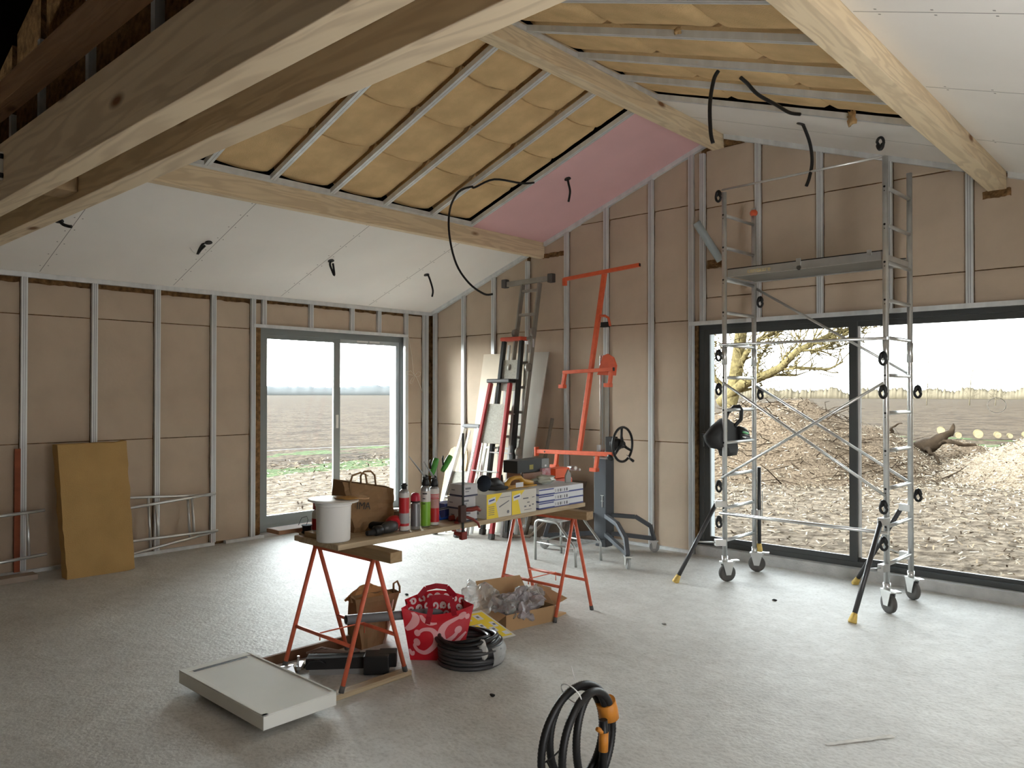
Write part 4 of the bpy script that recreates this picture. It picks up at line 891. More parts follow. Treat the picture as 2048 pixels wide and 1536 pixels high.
c3 = can('foam_can', 'green and white foam can carrying the left foam gun', 4.185, -3.742, .0295, .25, [(.006, .15, GREENP), (.15, .215, CW)])
for k in range(3):
    m = MB(); m.tube([(4.185 + .0300 * math.cos(a), -3.742 + .0300 * math.sin(a), TZ + .2 - .03 * k) for a in [R(-75 + 10 * j) for j in range(4 if k else 6)]], .0035 if k else .005, 4)
    part('label_mark', m, INK, c3)
c4 = can('foam_can', 'red and white foam can carrying the right foam gun', 4.185, -3.672, .0295, .24, [(.004, .02, CW), (.02, .105, REDP), (.105, .16, mat('can_rose', (176, 130, 126), .5, var=.2, scale=30)), (.16, .19, REDP), (.19, .222, CW)])
m = MB()
for z in (.166, .174, .182): m.lathe([(.0303, z), (.0303, z + .003)], (4.185, -3.672, TZ), 24, cap=False)
part('label_lines', m, CW, c4)
def foam_gun(label, neck, tip, h0, h1, h2=None):
    t = thing('foam_gun', label, 'foam gun', neck, 0, 'foam guns screwed on cans'); n_ = Vector(neck)
    m = MB(); m.lathe([(.022, -.012), (.024, .0), (.02, .02), (.014, .035)], n_, 18); part('adapter', m, BLACK, t)
    m = MB(); a = n_ + Vector((0, 0, .035)); m.tube([a + (a - Vector(tip)).normalized() * .02, a, a.lerp(Vector(tip), .55), tip], [.0085, .007, .0045, .003], 10); part('barrel', m, SILV, t)
    m = MB(); g0, g1 = Vector(h0), Vector(h1); m.tube([g0, g0.lerp(g1, .3), g0.lerp(g1, .8), g1], [.014, .018, .019, .017], 12); part('grip', m, mat('gun_green', (70, 140, 56), .45) if 'gun_green' not in bpy.data.materials else bpy.data.materials['gun_green'], t)
    m = MB(); tr_ = g0.lerp(g1, .25); q = (Vector(tip) - a).normalized() * .04; m.tube([tr_ + q * .7, tr_ + q + Vector((0, 0, .03)), tr_ + q * .8 + Vector((0, 0, .055))], [.005, .006, .004], 8); m.ball(a, .018); part('trigger', m, BLACK, t)
foam_gun('green gripped foam gun on the green and white can', (4.185, -3.742, 1.045), (4.25, -3.925, 1.222), (4.19, -3.70, 1.09), (4.185, -3.655, 1.19))
foam_gun('green gripped foam gun on the right red and white can, pointing away', (4.185, -3.672, 1.035), (4.26, -3.82, 1.185), (4.18, -3.60, 1.11), (4.17, -3.525, 1.195))
# hacksaw and red tool behind the clamp
t = thing('hacksaw', 'blue framed hacksaw leaning between the right foam can and the clamp', 'saw', (4.1, -3.45, TZ))
m = MB(); m.tube([(4.11, -3.585, .86), (4.11, -3.56, .80), (4.11, -3.50, .800), (4.11, -3.44, .815), (4.11, -3.40, .845), (4.11, -3.38, .88)], .009, 8); part('frame', m, mat('blue_metallic', (40, 84, 170), .3, .4), t)
m = MB(); m.bar((4.125, -3.60, .866), (4.125, -3.36, .875), .012, .004); m.mi = 1; m.bar((4.125, -3.60, .858), (4.125, -3.36, .867), .003, .005); part('blade', m, [BLACK, SILV], t)
m = MB(); m.tube([(4.16, -3.52, TZ + .018), (4.17, -3.45, TZ + .024), (4.18, -3.40, TZ + .018)], [.016, .022, .014], 10); solo('red_tool', m, DRED, 'small dark red hand tool lying under the hacksaw', 'tool')
# bar clamp
t = thing('bar_clamp', 'tall black bar clamp with dark red jaws gripping the front edge of worktop', 'clamp', (4.305, -3.543, .70))
m = MB(); m.box((4.299, -3.549, .70), (4.305, -3.535, 1.345)); part('bar', m, BLACK, t)
m = MB(); m.box((4.29, -3.575, .80), (4.318, -3.525, .905)); b_ = part('slide_body', m, mat('brown_black', (62, 40, 34), .5), t, None, .006)
m = MB(); m.tube([(4.305, -3.53, .875), (4.315, -3.48, .872), (4.325, -3.445, .878), (4.33, -3.42, .862)], [.013, .014, .015, .01], 10); part('handle', m, DRED, b_)
m = MB(); m.tube([(4.305, -3.53, .835), (4.32, -3.47, .81), (4.325, -3.435, .785), (4.33, -3.425, .755)], [.009, .009, .008, .007], 9); part('trigger', m, DRED, b_)
m = MB(); m.tube([(4.302, -3.543, .83), (4.262, -3.543, .82), (4.250, -3.543, .80)], [.014, .013, .012], 9); m.lathe([(.017, 0), (.017, .013)], (4.25, -3.543, TZ + .001), 14); part('upper_jaw', m, DRED, b_)
m = MB(); m.box((4.29, -3.565, .695), (4.318, -3.52, .742)); m.tube([(4.302, -3.55, .722), (4.27, -3.56, .728), (4.255, -3.57, .735)], [.016, .014, .012], 9); m.lathe([(.016, 0), (.016, .012)], (4.252, -3.57, .742), 14); part('lower_jaw', m, DRED, t, None, .004)
# boxes
def box_thing(name, label, a, b, mt, cat='box', group=None, marks=None):
    t = thing(name, label, cat, ((a[0] + b[0]) / 2, (a[1] + b[1]) / 2, a[2]), 0, group)
    m = MB(); m.box(a, b); bd = part('carton', m, mt, t, None, .002)
    if marks: marks(t, bd, a, b)
    return t
def face_x(m, x, y0, y1, z0, z1): m.box((x - .0004, y0, z0), (x + .0006, y1, z1))
def face_y(m, y, x0, x1, z0, z1): m.box((x0, y - .0006, z0), (x1, y + .0004, z1))
def small_marks(t, bd, a, b):
    m = MB(); face_x(m, b[0], a[1] + .012, a[1] + .06, b[2] - .030, b[2] - .018); face_x(m, b[0], a[1] + .012, a[1] + .045, b[2] - .045, b[2] - .04); face_y(m, a[1], a[0] + .02, a[0] + .05, b[2] - .04, b[2] - .033); part('print_lines', m, mat('grey_ink', (110, 110, 116), .6) if 'grey_ink' not in bpy.data.materials else bpy.data.materials['grey_ink'], bd)
    m = MB(); face_x(m, b[0], a[1], b[1], a[2] + .002, a[2] + .012); face_y(m, a[1], a[0], b[0], a[2] + .002, a[2] + .012); part('print_stripe', m, mat('navy_print', (48, 50, 74), .5) if 'navy_print' not in bpy.data.materials else bpy.data.materials['navy_print'], bd)
CG = mat('pale_grey_card', (186, 186, 188), .6, var=.04)
for k in range(3):
    j = (.004, -.003, .006)[k]; z = TZ + .0775 * k
    box_thing('small_carton', ['bottom', 'middle', 'top'][k] + ' of three stacked small pale cartons behind the bar clamp', (4.12 + j, -3.498 + j, z), (4.252 + j, -3.378 + j, z + .0765), CG, 'box', 'stacked small cartons', small_marks)
box_thing('navy_carton', 'flat navy carton behind the stacked small pale cartons', (3.98, -3.50, TZ), (4.09, -3.38, TZ + .1), BLUEP, 'box')
def yellow_marks(side):
    def f(t, bd, a, b):
        x = b[0]; y0, y1, z0, z1 = a[1], b[1], a[2], b[2]; W = y1 - y0; H = z1 - z0
        m = MB(); 
        if side == 0: m.prism([(0, 0), (W * .47, 0), (W * .36, H * .62), (W * .62, H), (0, H)], (x + .0002, y0, z0), (0, 1, 0), (0, 0, 1), .0006)
        else: m.prism([(0, 0), (W * .36, 0), (W * .24, H * .64), (W * .52, H), (0, H)], (x + .0002, y0, z0), (0, 1, 0), (0, 0, 1), .0006)
        part('yellow_print', m, YEL, bd)
        m = MB(); m.prism([(W * .06, H * .58), (W * .36, H * .66), (W * .34, H * .88), (W * .05, H * .8)], (x + .0005, y0, z0), (0, 1, 0), (0, 0, 1), .0006); part('white_print', m, CARDW, bd)
        m = MB(); m.prism([(W * .09, H * .69), (W * .31, H * .74), (W * .31, H * .80), (W * .09, H * .75)], (x + .0010, y0, z0), (0, 1, 0), (0, 0, 1), .0005); part('blue_print', m, BLUEP, bd)
        m = MB()
        if side == 0:
            for k in range(5): face_x(m, x + .0009, y0 + W * .07, y0 + W * .3, z0 + H * (.15 + .08 * k), z0 + H * (.175 + .08 * k))
            m.prism([(W * .5, H * .40), (W * .9, H * .62), (W * .9, H * .66), (W * .49, H * .45)], (x + .0008, y0, z0), (0, 1, 0), (0, 0, 1), .0005); face_x(m, x + .0009, y0 + W * .52, y0 + W * .95, z0 + H * .80, z0 + H * .82)
            m.lathe([(H * .07, 0), (H * .07, .0006)], (x + .0005, y0 + W * .86, z0 + H * .18), 16, (1, 0, 0))
        else:
            for (p, q, w_, h_) in ((.45, .6, .22, .05), (.62, .42, .1, .04), (.5, .25, .08, .06), (.7, .25, .06, .06), (.82, .3, .07, .05), (.82, .62, .1, .03), (.5, .12, .3, .02)): face_x(m, x + .0009, y0 + W * p, y0 + W * (p + w_), z0 + H * q, z0 + H * (q + h_))
        part('grey_print', m, bpy.data.materials['grey_ink'], bd)
        if side == 0:
            m = MB()
            for (p, q, w_, h_) in ((.3, .7, .3, .06), (.35, .45, .4, .05), (.5, .3, .2, .06), (.25, .2, .2, .1), (.6, .15, .12, .12)): face_y(m, a[1] - .0003, a[0] + (b[0] - a[0]) * p, a[0] + (b[0] - a[0]) * (p + w_), z0 + H * q, z0 + H * (q + h_))
            part('grey_print', m, bpy.data.materials['grey_ink'], bd)
    return f
YB = mat('white_board_carton', (204, 200, 190), .6, var=.03)
box_thing('screw_carton', 'yellow and white printed carton with a screw picture, left one of two under the sander', (4.03, -3.315, TZ), (4.283, -3.082, TZ + .156), YB, 'box', None, yellow_marks(0))
box_thing('screw_carton', 'yellow and white printed carton right beside the stacked blue and white flat boxes', (4.03, -3.078, TZ), (4.283, -2.832, TZ + .156), YB, 'box', None, yellow_marks(1))
def blue_marks(t, bd, a, b):
    m = MB(); face_x(m, b[0], a[1], b[1], a[2], a[2] + .010); face_x(m, b[0], a[1], a[1] + .16, b[2] - .012, b[2] - .004); face_y(m, a[1], a[0], b[0], a[2], a[2] + .012); part('blue_stripe', m, BLUEP, bd)
    m = MB(); face_x(m, b[0] + .0005, a[1] + .17, a[1] + .33, a[2] + .006, b[2] - .006); part('white_label', m, CARDW, bd)
    m = MB()
    for k in range(6): face_x(m, b[0] + .001, a[1] + .178 + .024 * k, a[1] + .182 + .024 * k + .006 * (k % 3), a[2] + .012, b[2] - .014)
    part('label_print', m, bpy.data.materials['grey_ink'], bd)
for k in range(3):
    box_thing('flat_carton', ['bottom', 'middle', 'top'][k] + ' of three stacked flat white cartons with blue stripes at the right end of worktop', (3.99, -2.785, TZ + .047 * k), (4.268, -2.285, TZ + .047 * k + .0462), CARDW, 'box', 'stacked flat white cartons', blue_marks)
z2 = TZ + .157
t = thing('angle_grinder', 'black angle grinder with a dark disc lying on the left yellow carton', 'grinder', (4.18, -3.14, z2))
m = MB(); m.lathe([(.006, -.012), (.052, -.003), (.055, 0), (.052, .004), (.006, .008)], (4.18, -3.235, z2 + .057), 28, (.25, -1, .15)); part('disc', m, mat('disc_blue_black', (38, 46, 58), .4, .2), t)
m = MB(); m.tube([(4.18, -3.225, z2 + .055), (4.178, -3.19, z2 + .05)], [.012, .02], 12); part('spindle', m, SILV, t)
m = MB(); m.tube([(4.178, -3.195, z2 + .045), (4.175, -3.17, z2 + .05), (4.17, -3.11, z2 + .045), (4.165, -3.07, z2 + .032), (4.16, -3.03, z2 + .022)], [.022, .036, .04, .028, .02], 16); part('body', m, BLACK, t)
m = MB(); m.tube([(4.19, -3.20, z2 + .022), (4.20, -3.14, z2 + .018), (4.205, -3.04, z2 + .014)], [.014, .018, .013], 10); part('guard_handle', m, BLACKM, t)
MUST = mat('mustard_plastic', (180, 136, 50), .5, var=.08)
t = thing('hand_sander', 'mustard yellow hand sander with two dark knobs on the right yellow carton', 'sander', (4.17, -2.9, z2))
m = MB(); m.tube([(4.17, -3.05, z2 + .022), (4.17, -3.0, z2 + .03), (4.17, -2.975, z2 + .058), (4.17, -2.93, z2 + .068), (4.17, -2.87, z2 + .064), (4.17, -2.845, z2 + .04), (4.17, -2.80, z2 + .026), (4.17, -2.745, z2 + .02)], [.014, .02, .016, .014, .015, .018, .021, .016], 12); part('grip', m, MUST, t)
m = MB(); m.box((4.125, -3.055, z2), (4.215, -2.74, z2 + .012)); part('sole', m, MUST, t, None, .006)
m = MB(); m.box((4.2155, -2.965, z2 + .008), (4.217, -2.89, z2 + .04)); part('label', m, CARDW, t, 'white label on the sander')
for y in (-3.03, -2.825):
    m = MB(); m.tube([(4.15, y, z2 + .03), (4.15, y - .003, z2 + .07), (4.15, y - .004, z2 + .095)], [.007, .009, .007], 9); part('knob', m, mat('brown_bakelite', (58, 38, 28), .4), t)
# back row
box_thing('brown_wrapped_pack', 'brown film-wrapped pack under the black box on the rear of worktop', (3.82, -2.63, TZ), (3.972, -2.40, 1.0), mat('brown_film', (140, 104, 84), .3, var=.15, scale=12), 'pack')
def bb_marks(t, bd, a, b):
    m = MB(); face_x(m, b[0], a[1] + .135, a[1] + .178, a[2] + .02, a[2] + .055); part('label', m, mat('olive_label', (150, 140, 70), .6), bd, 'small olive label')
    m = MB(); face_x(m, b[0], b[1] - .085, b[1], a[2], b[2]); part('grey_panel', m, mat('grey_panel', (120, 122, 122), .5), bd, 'grey end panel of the box'); m = MB(); face_x(m, b[0] + .0006, b[1] - .05, b[1] - .03, a[2] + .03, a[2] + .045); part('white_mark', m, CARDW, bd)
box_thing('black_box', 'black rectangular box with grey end, topmost on the rear of the worktop', (3.80, -2.645, 1.001), (3.94, -2.285, 1.092), mat('charcoal_card', (44, 46, 46), .5, var=.08), 'box', None, bb_marks)
box_thing('red_white_carton', 'small crumpled red and white carton right of the brown pack on worktop', (3.86, -2.392, TZ + .142), (3.965, -2.292, TZ + .235), mat('red_white_print', (196, 176, 180), .6, c2=(170, 84, 90), scale=30), 'box')
box_thing('orange_box', 'bright orange box raised on the orange case at the right end of worktop', (3.86, -2.235, .935), (3.965, -2.06, 1.008), mat('orange_card', (222, 92, 46), .5, var=.03), 'box')
m = MB(); m.box((3.80, -2.285, TZ), (3.96, -1.98 - .305, TZ + .001)); 
t = thing('orange_case', 'dark orange tool case with chrome tube ends behind the flat white cartons', 'case', (3.86, -2.05, TZ))
m = MB(); m.box((3.78, -2.29, TZ), (3.945, -1.99, .93)); part('case_body', m, mat('burnt_orange', (190, 72, 36), .5, var=.05), t, None, .02)
for y, z, r in ((-2.02, 1.0, .018), (-1.965, .985, .011)):
    m = MB(); m.cyl((3.88, y + .06, z - .01), (3.99, y, z), r, 14); m.mi = 1; m.cyl((3.989, y, z), (3.994, y - .001, z), r * .7, 14); part('tube_end', m, [SILV, WHITE], t)
m = MB(); m.bar((3.90, -2.02, .93), (3.90, -2.02, 1.0), .03, .03); part('tube_holder', m, BLACK, t)
m = MB(); m.ball((4.08, -2.50, TZ + .172), .06, 26, 16, (1, 1.7, .5), .5, 2); solo('plastic_bag', m, mat('milky_film', (176, 180, 168), .25, var=.1, scale=10), 'milky crumpled plastic bag on top of the flat white cartons', 'plastic bag')
m = MB(); m.prism([(0, 0), (.06, 0), (.06, .06), (.03, .095), (0, .05)], (4.15, -2.355, TZ + .142), (0, 1, 0), (0, 0, 1), .012); solo('grey_bracket', m, mat('grey_card', (150, 150, 146), .6), 'grey pointed card standing at the right end of flat white cartons', 'card')
# ================================================================== things on the floor
# grey foam slab lying near the camera
t = thing('foam_slab', 'pale grey rimmed slab lying raised on the floor in the left foreground', 'slab', (4.05, -4.75, 0), 0)
GR = mat('grey_foam', (222, 223, 217), .8, var=.03, scale=3, spec=.15)
x0, x1, y0, y1, za, zb = 3.60, 4.47, -4.975, -4.575, .036, .106
m = MB(); m.box((x0, y0, za), (x1, y1, zb - .006)); part('core', m, GR, t, None, .003)
m = MB(); m.box((x0, y0, zb - .006), (x1, y0 + .028, zb)); m.box((x1 - .022, y0, zb - .006), (x1, y1, zb)); m.box((x0, y0, zb - .006), (x0 + .05, y1 , zb - .001)); m.box((x0, y1 - .012, zb - .006), (x1, y1, zb)); part('rim', m, GR, t, None, .002)
m = MB(); m.box((x0 + .052, y0 + .05, zb - .0055), (x0 + .074, y1 - .04, zb - .0045)); part('slot', m, INK, t, 'dark slot along the far edge of the slab')
for k, x in enumerate((3.72, 4.3)):
    plank('batten', (x, -4.90, 0), (x + .05, -4.63, .036), BLOCKW, ['left', 'right'][k] + ' short batten hidden under the pale grey slab')
# thin dark planks and offcuts by the trestle
m = MB(); m.hexa([(3.60, -4.53, .0), (3.62, -4.55, 0), (3.70, -3.94, 0), (3.68, -3.93, 0), (3.60, -4.53, .05), (3.62, -4.55, .05), (3.70, -3.94, .075), (3.68, -3.93, .075)]); solo('dark_board', m, mat('dark_brown_board', (112, 82, 60), .8, var=.2, scale=7), 'dark brown board standing on edge behind the near trestle', 'board')
m = MB(); m.hexa([(3.80, -4.56, 0), (3.84, -4.57, 0), (3.89, -4.44, 0), (3.85, -4.43, 0), (3.80, -4.56, .055), (3.81, -4.57, .055), (3.87, -4.45, .06), (3.86, -4.44, .06)]); solo('metal_offcut', m, SILV, 'bent bright metal offcut beside the far corner of the grey slab', 'offcut')
# black mitre saw case
t = thing('hedge_tool_case', 'long black power tool lying on the floor between the near trestle legs', 'power tool', (4.02, -4.22, 0))
A = Vector((3.875, -4.395, 0)); B = Vector((4.18, -4.06, 0)); D = (B - A).normalized(); N_ = Vector((-D.y, D.x, 0))
m = MB(); m.obox((A + B) / 2 + Vector((0, 0, .065)), D, N_, (0, 0, 1), .20, .05, .032); part('body', m, BLACKM, t, None, .008)
m = MB(); m.obox(B + D * -.03 + Vector((0, 0, .062)) - N_ * .03, D, N_, (0, 0, 1), .07, .06, .052); m.obox(B + D * .03 + Vector((0, 0, .075)), D, N_, (0, 0, 1), .05, .05, .04); part('motor_block', m, BLACK, t, None, .006)
m = MB(); m.tube([A + Vector((0, 0, .10)) - D * .02, A + Vector((0, 0, .03)) - D * .022, A - D * .02 + Vector((0, 0, .004))], .007, 8); m.obox(A - D * .01 + Vector((0, 0, .045)), D, N_, (0, 0, 1), .012, .045, .01); part('clamp_screw', m, SILV, t)
m = MB(); m.tube([A + D * .02 + Vector((0, 0, .05)) - N_ * .052, A + D * .05 + Vector((0, 0, .085)) - N_ * .053, A + D * .10 + Vector((0, 0, .088)) - N_ * .053, A + D * .14 + Vector((0, 0, .07)) - N_ * .052], .006, 7); part('strap', m, BLACK, t)
m = MB(); m.obox((A + B) / 2 + Vector((0, 0, .018)), D, N_, (0, 0, 1), .18, .035, .018); part('base_rail', m, SILV, t)
m = MB()
for k in range(5): m.tube([A + D * (.02 + .02 * k) + N_ * .03 + Vector((0, 0, .105)), A + D * (.1 + .03 * k) + N_ * (.07 - .01 * k) + Vector((0, 0, .12 - .004 * k)), A + D * (.2 + .03 * k) + N_ * .04 + Vector((0, 0, .103))], .006, 6)
solo('cable_bundle', m, mat('taupe_cable', (110, 88, 76), .6, var=.2), 'bundle of taupe cords lying on the black power tool', 'cable')
# paper bag on the floor
t, body = paper_bag('paper_bag', 'brown paper bag printed on white side standing behind the near trestle', 3.80, 0, 0, -3.925, -3.76, -3.99, -3.64, .325, .31, .14, BAGP, 0, 12, .02, .012)
m = MB(); m.hexa([(3.72, -3.80, .002), (3.815, -3.755, .002), (3.70, -3.66, .002), (3.69, -3.66, .002), (3.74, -3.72, .27), (3.826, -3.70, .27), (3.76, -3.60, .27), (3.75, -3.60, .27)]); part('white_side', m, mat('white_paper', (196, 184, 170), .8, var=.04), t, 'pale printed side of the bag')
text('Wu', t, INK, (3.829, -3.735, .205), (-.45, .85, .0), (0, 0, 1), .05)
m = MB(); m.grid(lambda u, v: Vector((3.79 - .10 * v, -3.98 + .33 * u, .30 + .07 * math.sin(math.pi * u) * v + .02 * noise.noise(Vector((u * 6, v * 4, 3))))), 14, 6, False); part('crumpled_filling', m, mat('tan_paper', (176, 128, 80), .9, var=.1), t, 'crumpled tan paper inside the bag')
m = MB(); m.tube([(3.78, -3.66, .30), (3.78, -3.66, .36), (3.78, -3.63, .37), (3.78, -3.61, .33), (3.78, -3.61, .29)], .007, 6); part('handle', m, BAGP, t)
m = MB(); m.tube([(3.78, -3.985, .30), (3.77, -3.985, .345), (3.775, -3.965, .31)], [.014, .004, .012], 6); part('torn_corner', m, BAGP, t)
# grey pipe through the trestle
m = MB(); a = Vector((4.02, -4.20, .29)); b = Vector((4.13, -3.70, .245)); d = (b - a).normalized(); m.tube([a, b + d * .25], .027, 24, caps=False); m.tube([b + d * .25, a], .023, 24, caps=False)
e = d.orthogonal().normalized(); g = d.cross(e)
for p in (a, b + d * .25): 
    m.add([p + (e * math.cos(k * math.pi / 12) + g * math.sin(k * math.pi / 12)) * r_ for r_ in (.027, .023) for k in range(24)], [(k, (k + 1) % 24, 24 + (k + 1) % 24, 24 + k) for k in range(24)])
solo('grey_pipe', m, mat('grey_pvc', (108, 110, 114), .4, var=.03), 'grey plastic pipe poking out of the red shopping bag through the near trestle', 'pipe')
# red tote bag
RED = mat('tote_red', (196, 28, 44), .5, var=.05, scale=8, spec=.35); PINKP = mat('tote_pink', (232, 168, 172), .55, var=.03)
t = thing('tote_bag', 'red shopping bag with big pink scroll pattern standing under the worktop', 'bag', (4.17, -3.72, 0))
FB = [Vector((4.125, -3.865, 0)), Vector((4.355, -3.665, 0))]; FT = [Vector((4.10, -3.915, .315)), Vector((4.34, -3.545, .305))]
BB = [Vector((3.985, -3.72, 0)), Vector((4.215, -3.53, 0))]; BT = [Vector((4.03, -3.83, .335)), Vector((4.23, -3.52, .335))]
SH = Vector((.032, .029, 0)); FB = [p + SH for p in FB]; FT = [p + SH for p in FT]; BB = [p + SH for p in BB]; BT = [p + SH for p in BT]
nrm = Vector((.66, -.75, 0)).normalized()
def front(u, v):
    p = FB[0].lerp(FB[1], u).lerp(FT[0].lerp(FT[1], u), v)
    return p + nrm * (.045 * math.sin(math.pi * u) * math.sin(math.pi * min(1, v * 1.1) * .9) - .05 * max(0, v - .6) * math.sin(math.pi * u) + .008 * noise.noise(Vector((u * 4, v * 4, 1)))) + Vector((0, 0, -.05 * math.sin(math.pi * u) * v ** 4))
def back(u, v): return BB[0].lerp(BB[1], u).lerp(BT[0].lerp(BT[1], u), v) + Vector((0, 0, .045 * math.sin(math.pi * u) * v ** 2))
m = MB(); m.grid(front, 22, 18)
def ribbon(m, ctrl, w, surf, off, inner=1):
    vs = []; n = len(ctrl)
    for i in range(n):
        u, v = ctrl[i]; a_ = ctrl[max(0, i - 1)]; b2 = ctrl[min(n - 1, i + 1)]; du, dv = b2[0] - a_[0], b2[1] - a_[1]; L_ = math.hypot(du, dv) or 1
        ww = w[i] if isinstance(w, list) else w
        for s in (-1, 1):
            uu = min(.995, max(.005, u - s * dv / L_ * ww)); vv = min(.995, max(.005, v + s * du / L_ * ww)); vs.append(surf(uu, vv) + off)
    m.add(vs, [(2 * i, 2 * i + 1, 2 * i + 3, 2 * i + 2) for i in range(n - 1)], True)
def scroll(cx, cy, r, a0, a1, flip=1, n=26): return [(cx + flip * (r * (.35 + .65 * i / n)) * math.cos(a0 + (a1 - a0) * i / n) * .9, cy + (r * (.35 + .65 * i / n)) * math.sin(a0 + (a1 - a0) * i / n)) for i in range(n + 1)]
m.mi = 1; off = nrm * .0025
def tw(n, w): return [w * (.55 + .6 * math.sin(math.pi * min(1, i / n * 1.05))) for i in range(n + 1)]
def arcp(pts, n=26):   # smooth curve through control points
    out = []
    for i in range(len(pts) - 1):
        p0 = pts[max(0, i - 1)]; p1 = pts[i]; p2 = pts[i + 1]; p3 = pts[min(len(pts) - 1, i + 2)]
        for k in range(6):
            t_ = k / 6; out.append(tuple(.5 * ((2 * p1[j]) + (-p0[j] + p2[j]) * t_ + (2 * p0[j] - 5 * p1[j] + 4 * p2[j] - p3[j]) * t_ * t_ + (-p0[j] + 3 * p1[j] - 3 * p2[j] + p3[j]) * t_ ** 3) for j in (0, 1)))
    return out + [pts[-1]]
def blob(c, r): m.add([front(min(.995, max(.005, c[0] + r * .8 * math.cos(k * math.pi / 8))), min(.995, max(.005, c[1] + r * math.sin(k * math.pi / 8)))) + off for k in range(16)], [tuple(range(16))])
for ctrl, w_ in (([(.02, .60), (.10, .66), (.17, .76), (.19, .88), (.15, .97)], .055), ([(.26, .94), (.31, .82), (.40, .745), (.50, .755)], .035),
                 ([(.22, .55), (.30, .62), (.42, .62), (.50, .52), (.50, .36), (.42, .24), (.30, .16), (.18, .20), (.13, .30), (.17, .36)], .042),
                 ([(.86, .84), (.76, .80), (.64, .72), (.58, .58), (.60, .46), (.66, .38), (.78, .46), (.84, .56)], .05), ([(.70, .30), (.84, .36), (.97, .52)], .03), ([(.02, .22), (.06, .12), (.10, .18)], .03), ([(.93, .86), (.95, .76)], .03)):
    c_ = arcp(ctrl); ribbon(m, c_, tw(len(c_) - 1, w_), front, off)
for c, r in (((.20, .55), .065), ((.18, .37), .075), ((.86, .85), .075), ((.84, .58), .07)): blob(c, r)
part('front_panel', m, [RED, PINKP], t)
m = MB(); m.grid(lambda u, v: back(1 - u, v), 12, 10); m.mi = 1
rn = random.Random(6)
for i in range(7):
    for j in range(4):
        cu, cv = .08 + i * .14 + .05 * (j % 2), .5 + j * .135; sc_ = scroll(cu, cv, .058, rn.uniform(0, 6), rn.uniform(9, 11), rn.choice((-1, 1)), 14)
        ribbon(m, sc_, .017, lambda u, v: back(u, v), Vector((.66, -.75, 0)) * .004)
part('back_panel', m, [RED, mat('tote_white', (236, 214, 214), .55)], t)
m = MB()
for s in (0, 1): m.grid(lambda u, v: (FB[s].lerp(BB[s], u)).lerp(FT[s].lerp(BT[s], u), v) + (Vector((.7, .6, 0)) * (-1 if s else 1)) * .03 * math.sin(math.pi * u) * v, 6, 8)
m.add([FB[0], FB[1], BB[1], BB[0]], [(0, 1, 2, 3)]); part('gusset', m, RED, t)
def strap(pts, w_=.016):
    q = [(Vector(p)) for p in pts]; mm = MB()
    for i in range(len(q) - 1): mm.bar(q[i], q[i + 1] + (q[i + 1] - q[i]).normalized() * .004, w_ * 2, .003, nrm)
    return mm
DR = mat('tote_dark_red', (160, 18, 40), .5)
part('handle', strap([front(.36, .74) + off * 2, front(.38, .92) + off * 2, front(.40, .99) + Vector((0, 0, .035)), (4.202, -3.726, .355), (4.252, -3.671, .36), (4.292, -3.626, .345), front(.72, .99) + off, front(.74, .9) + off * 2]), DR, t)
part('handle', strap([(4.122, -3.741, .35), (4.147, -3.706, .40), (4.192, -3.661, .415), (4.232, -3.611, .405), (4.242, -3.571, .36), (4.242, -3.551, .34)]), DR, t)
# coil of black conduit wrapped in film
def coil(cx, cy, z0, Rr, r, turns, layers, seed, n=40, jit=.006):
    rn = random.Random(seed); out = []
    for k in range(turns):
        ph = rn.uniform(0, 6.28); dx, dy = rn.uniform(-jit, jit), rn.uniform(-jit, jit); rr_ = Rr + rn.uniform(-jit, jit) - (r * 1.9 if k % layers else 0); z = z0 + r + (k // layers) * r * 1.85
        out.append([(cx + dx + rr_ * math.cos(a), cy + dy + rr_ * math.sin(a), z + .004 * math.sin(a + ph)) for a in [i * 2 * math.pi / n for i in range(n)]])
    return out
cx, cy = 4.43, -3.60
t = thing('conduit_coil', 'thick coil of black conduit partly wrapped in clear film beside the red bag', 'coil', (cx, cy, 0))
m = MB()
for P_ in coil(cx, cy, .0, .185, .0115, 12, 2, 3): m.tube(P_, .0115, 9, True)
part('wrapped_tubes', m, mat('grey_black_tube', (62, 62, 64), .35, var=.15), t)
m = MB()
for k, (dz, dr, dx) in enumerate(((.128, 0, 0), (.150, -.012, .008), (.146, -.04, -.02))):
    m.tube([(cx - .02 + dx + (.185 + dr) * math.cos(a), cy - .01 + (.18 + dr) * math.sin(a), dz + .012 * math.sin(a * 2 + k)) for a in [i * math.pi / 22 for i in range(44)]], .0115, 10, True)
part('loose_tubes', m, BLACK, t)
m = MB()
def wrap(u, v):
    a = R(-5) + R(105) * u; b = 2 * math.pi * v; rr_ = .040 + .003 * noise.noise(Vector((u * 18, v * 6, 2)))
    return Vector((cx + (.172 + rr_ * math.cos(b)) * math.cos(a), cy + (.172 + rr_ * math.cos(b)) * math.sin(a), .064 + (.064 + .004 * noise.noise(Vector((u * 22, v * 5, 8)))) * math.sin(b)))
FILM = glass('crinkled_film', (.93, .95, .96), .1, .38)
m.grid(wrap, 40, 16); part('clear_wrap', m, FILM, t, 'crinkled clear plastic wrap')
m = MB(); m.ball((cx + .155, cy - .06, .10), .05, 16, 10, (.7, .5, 1.2), .5, 4); part('film_knot', m, glass('white_film', (.9, .92, .93), .1, .6), t, 'whitish knotted film')
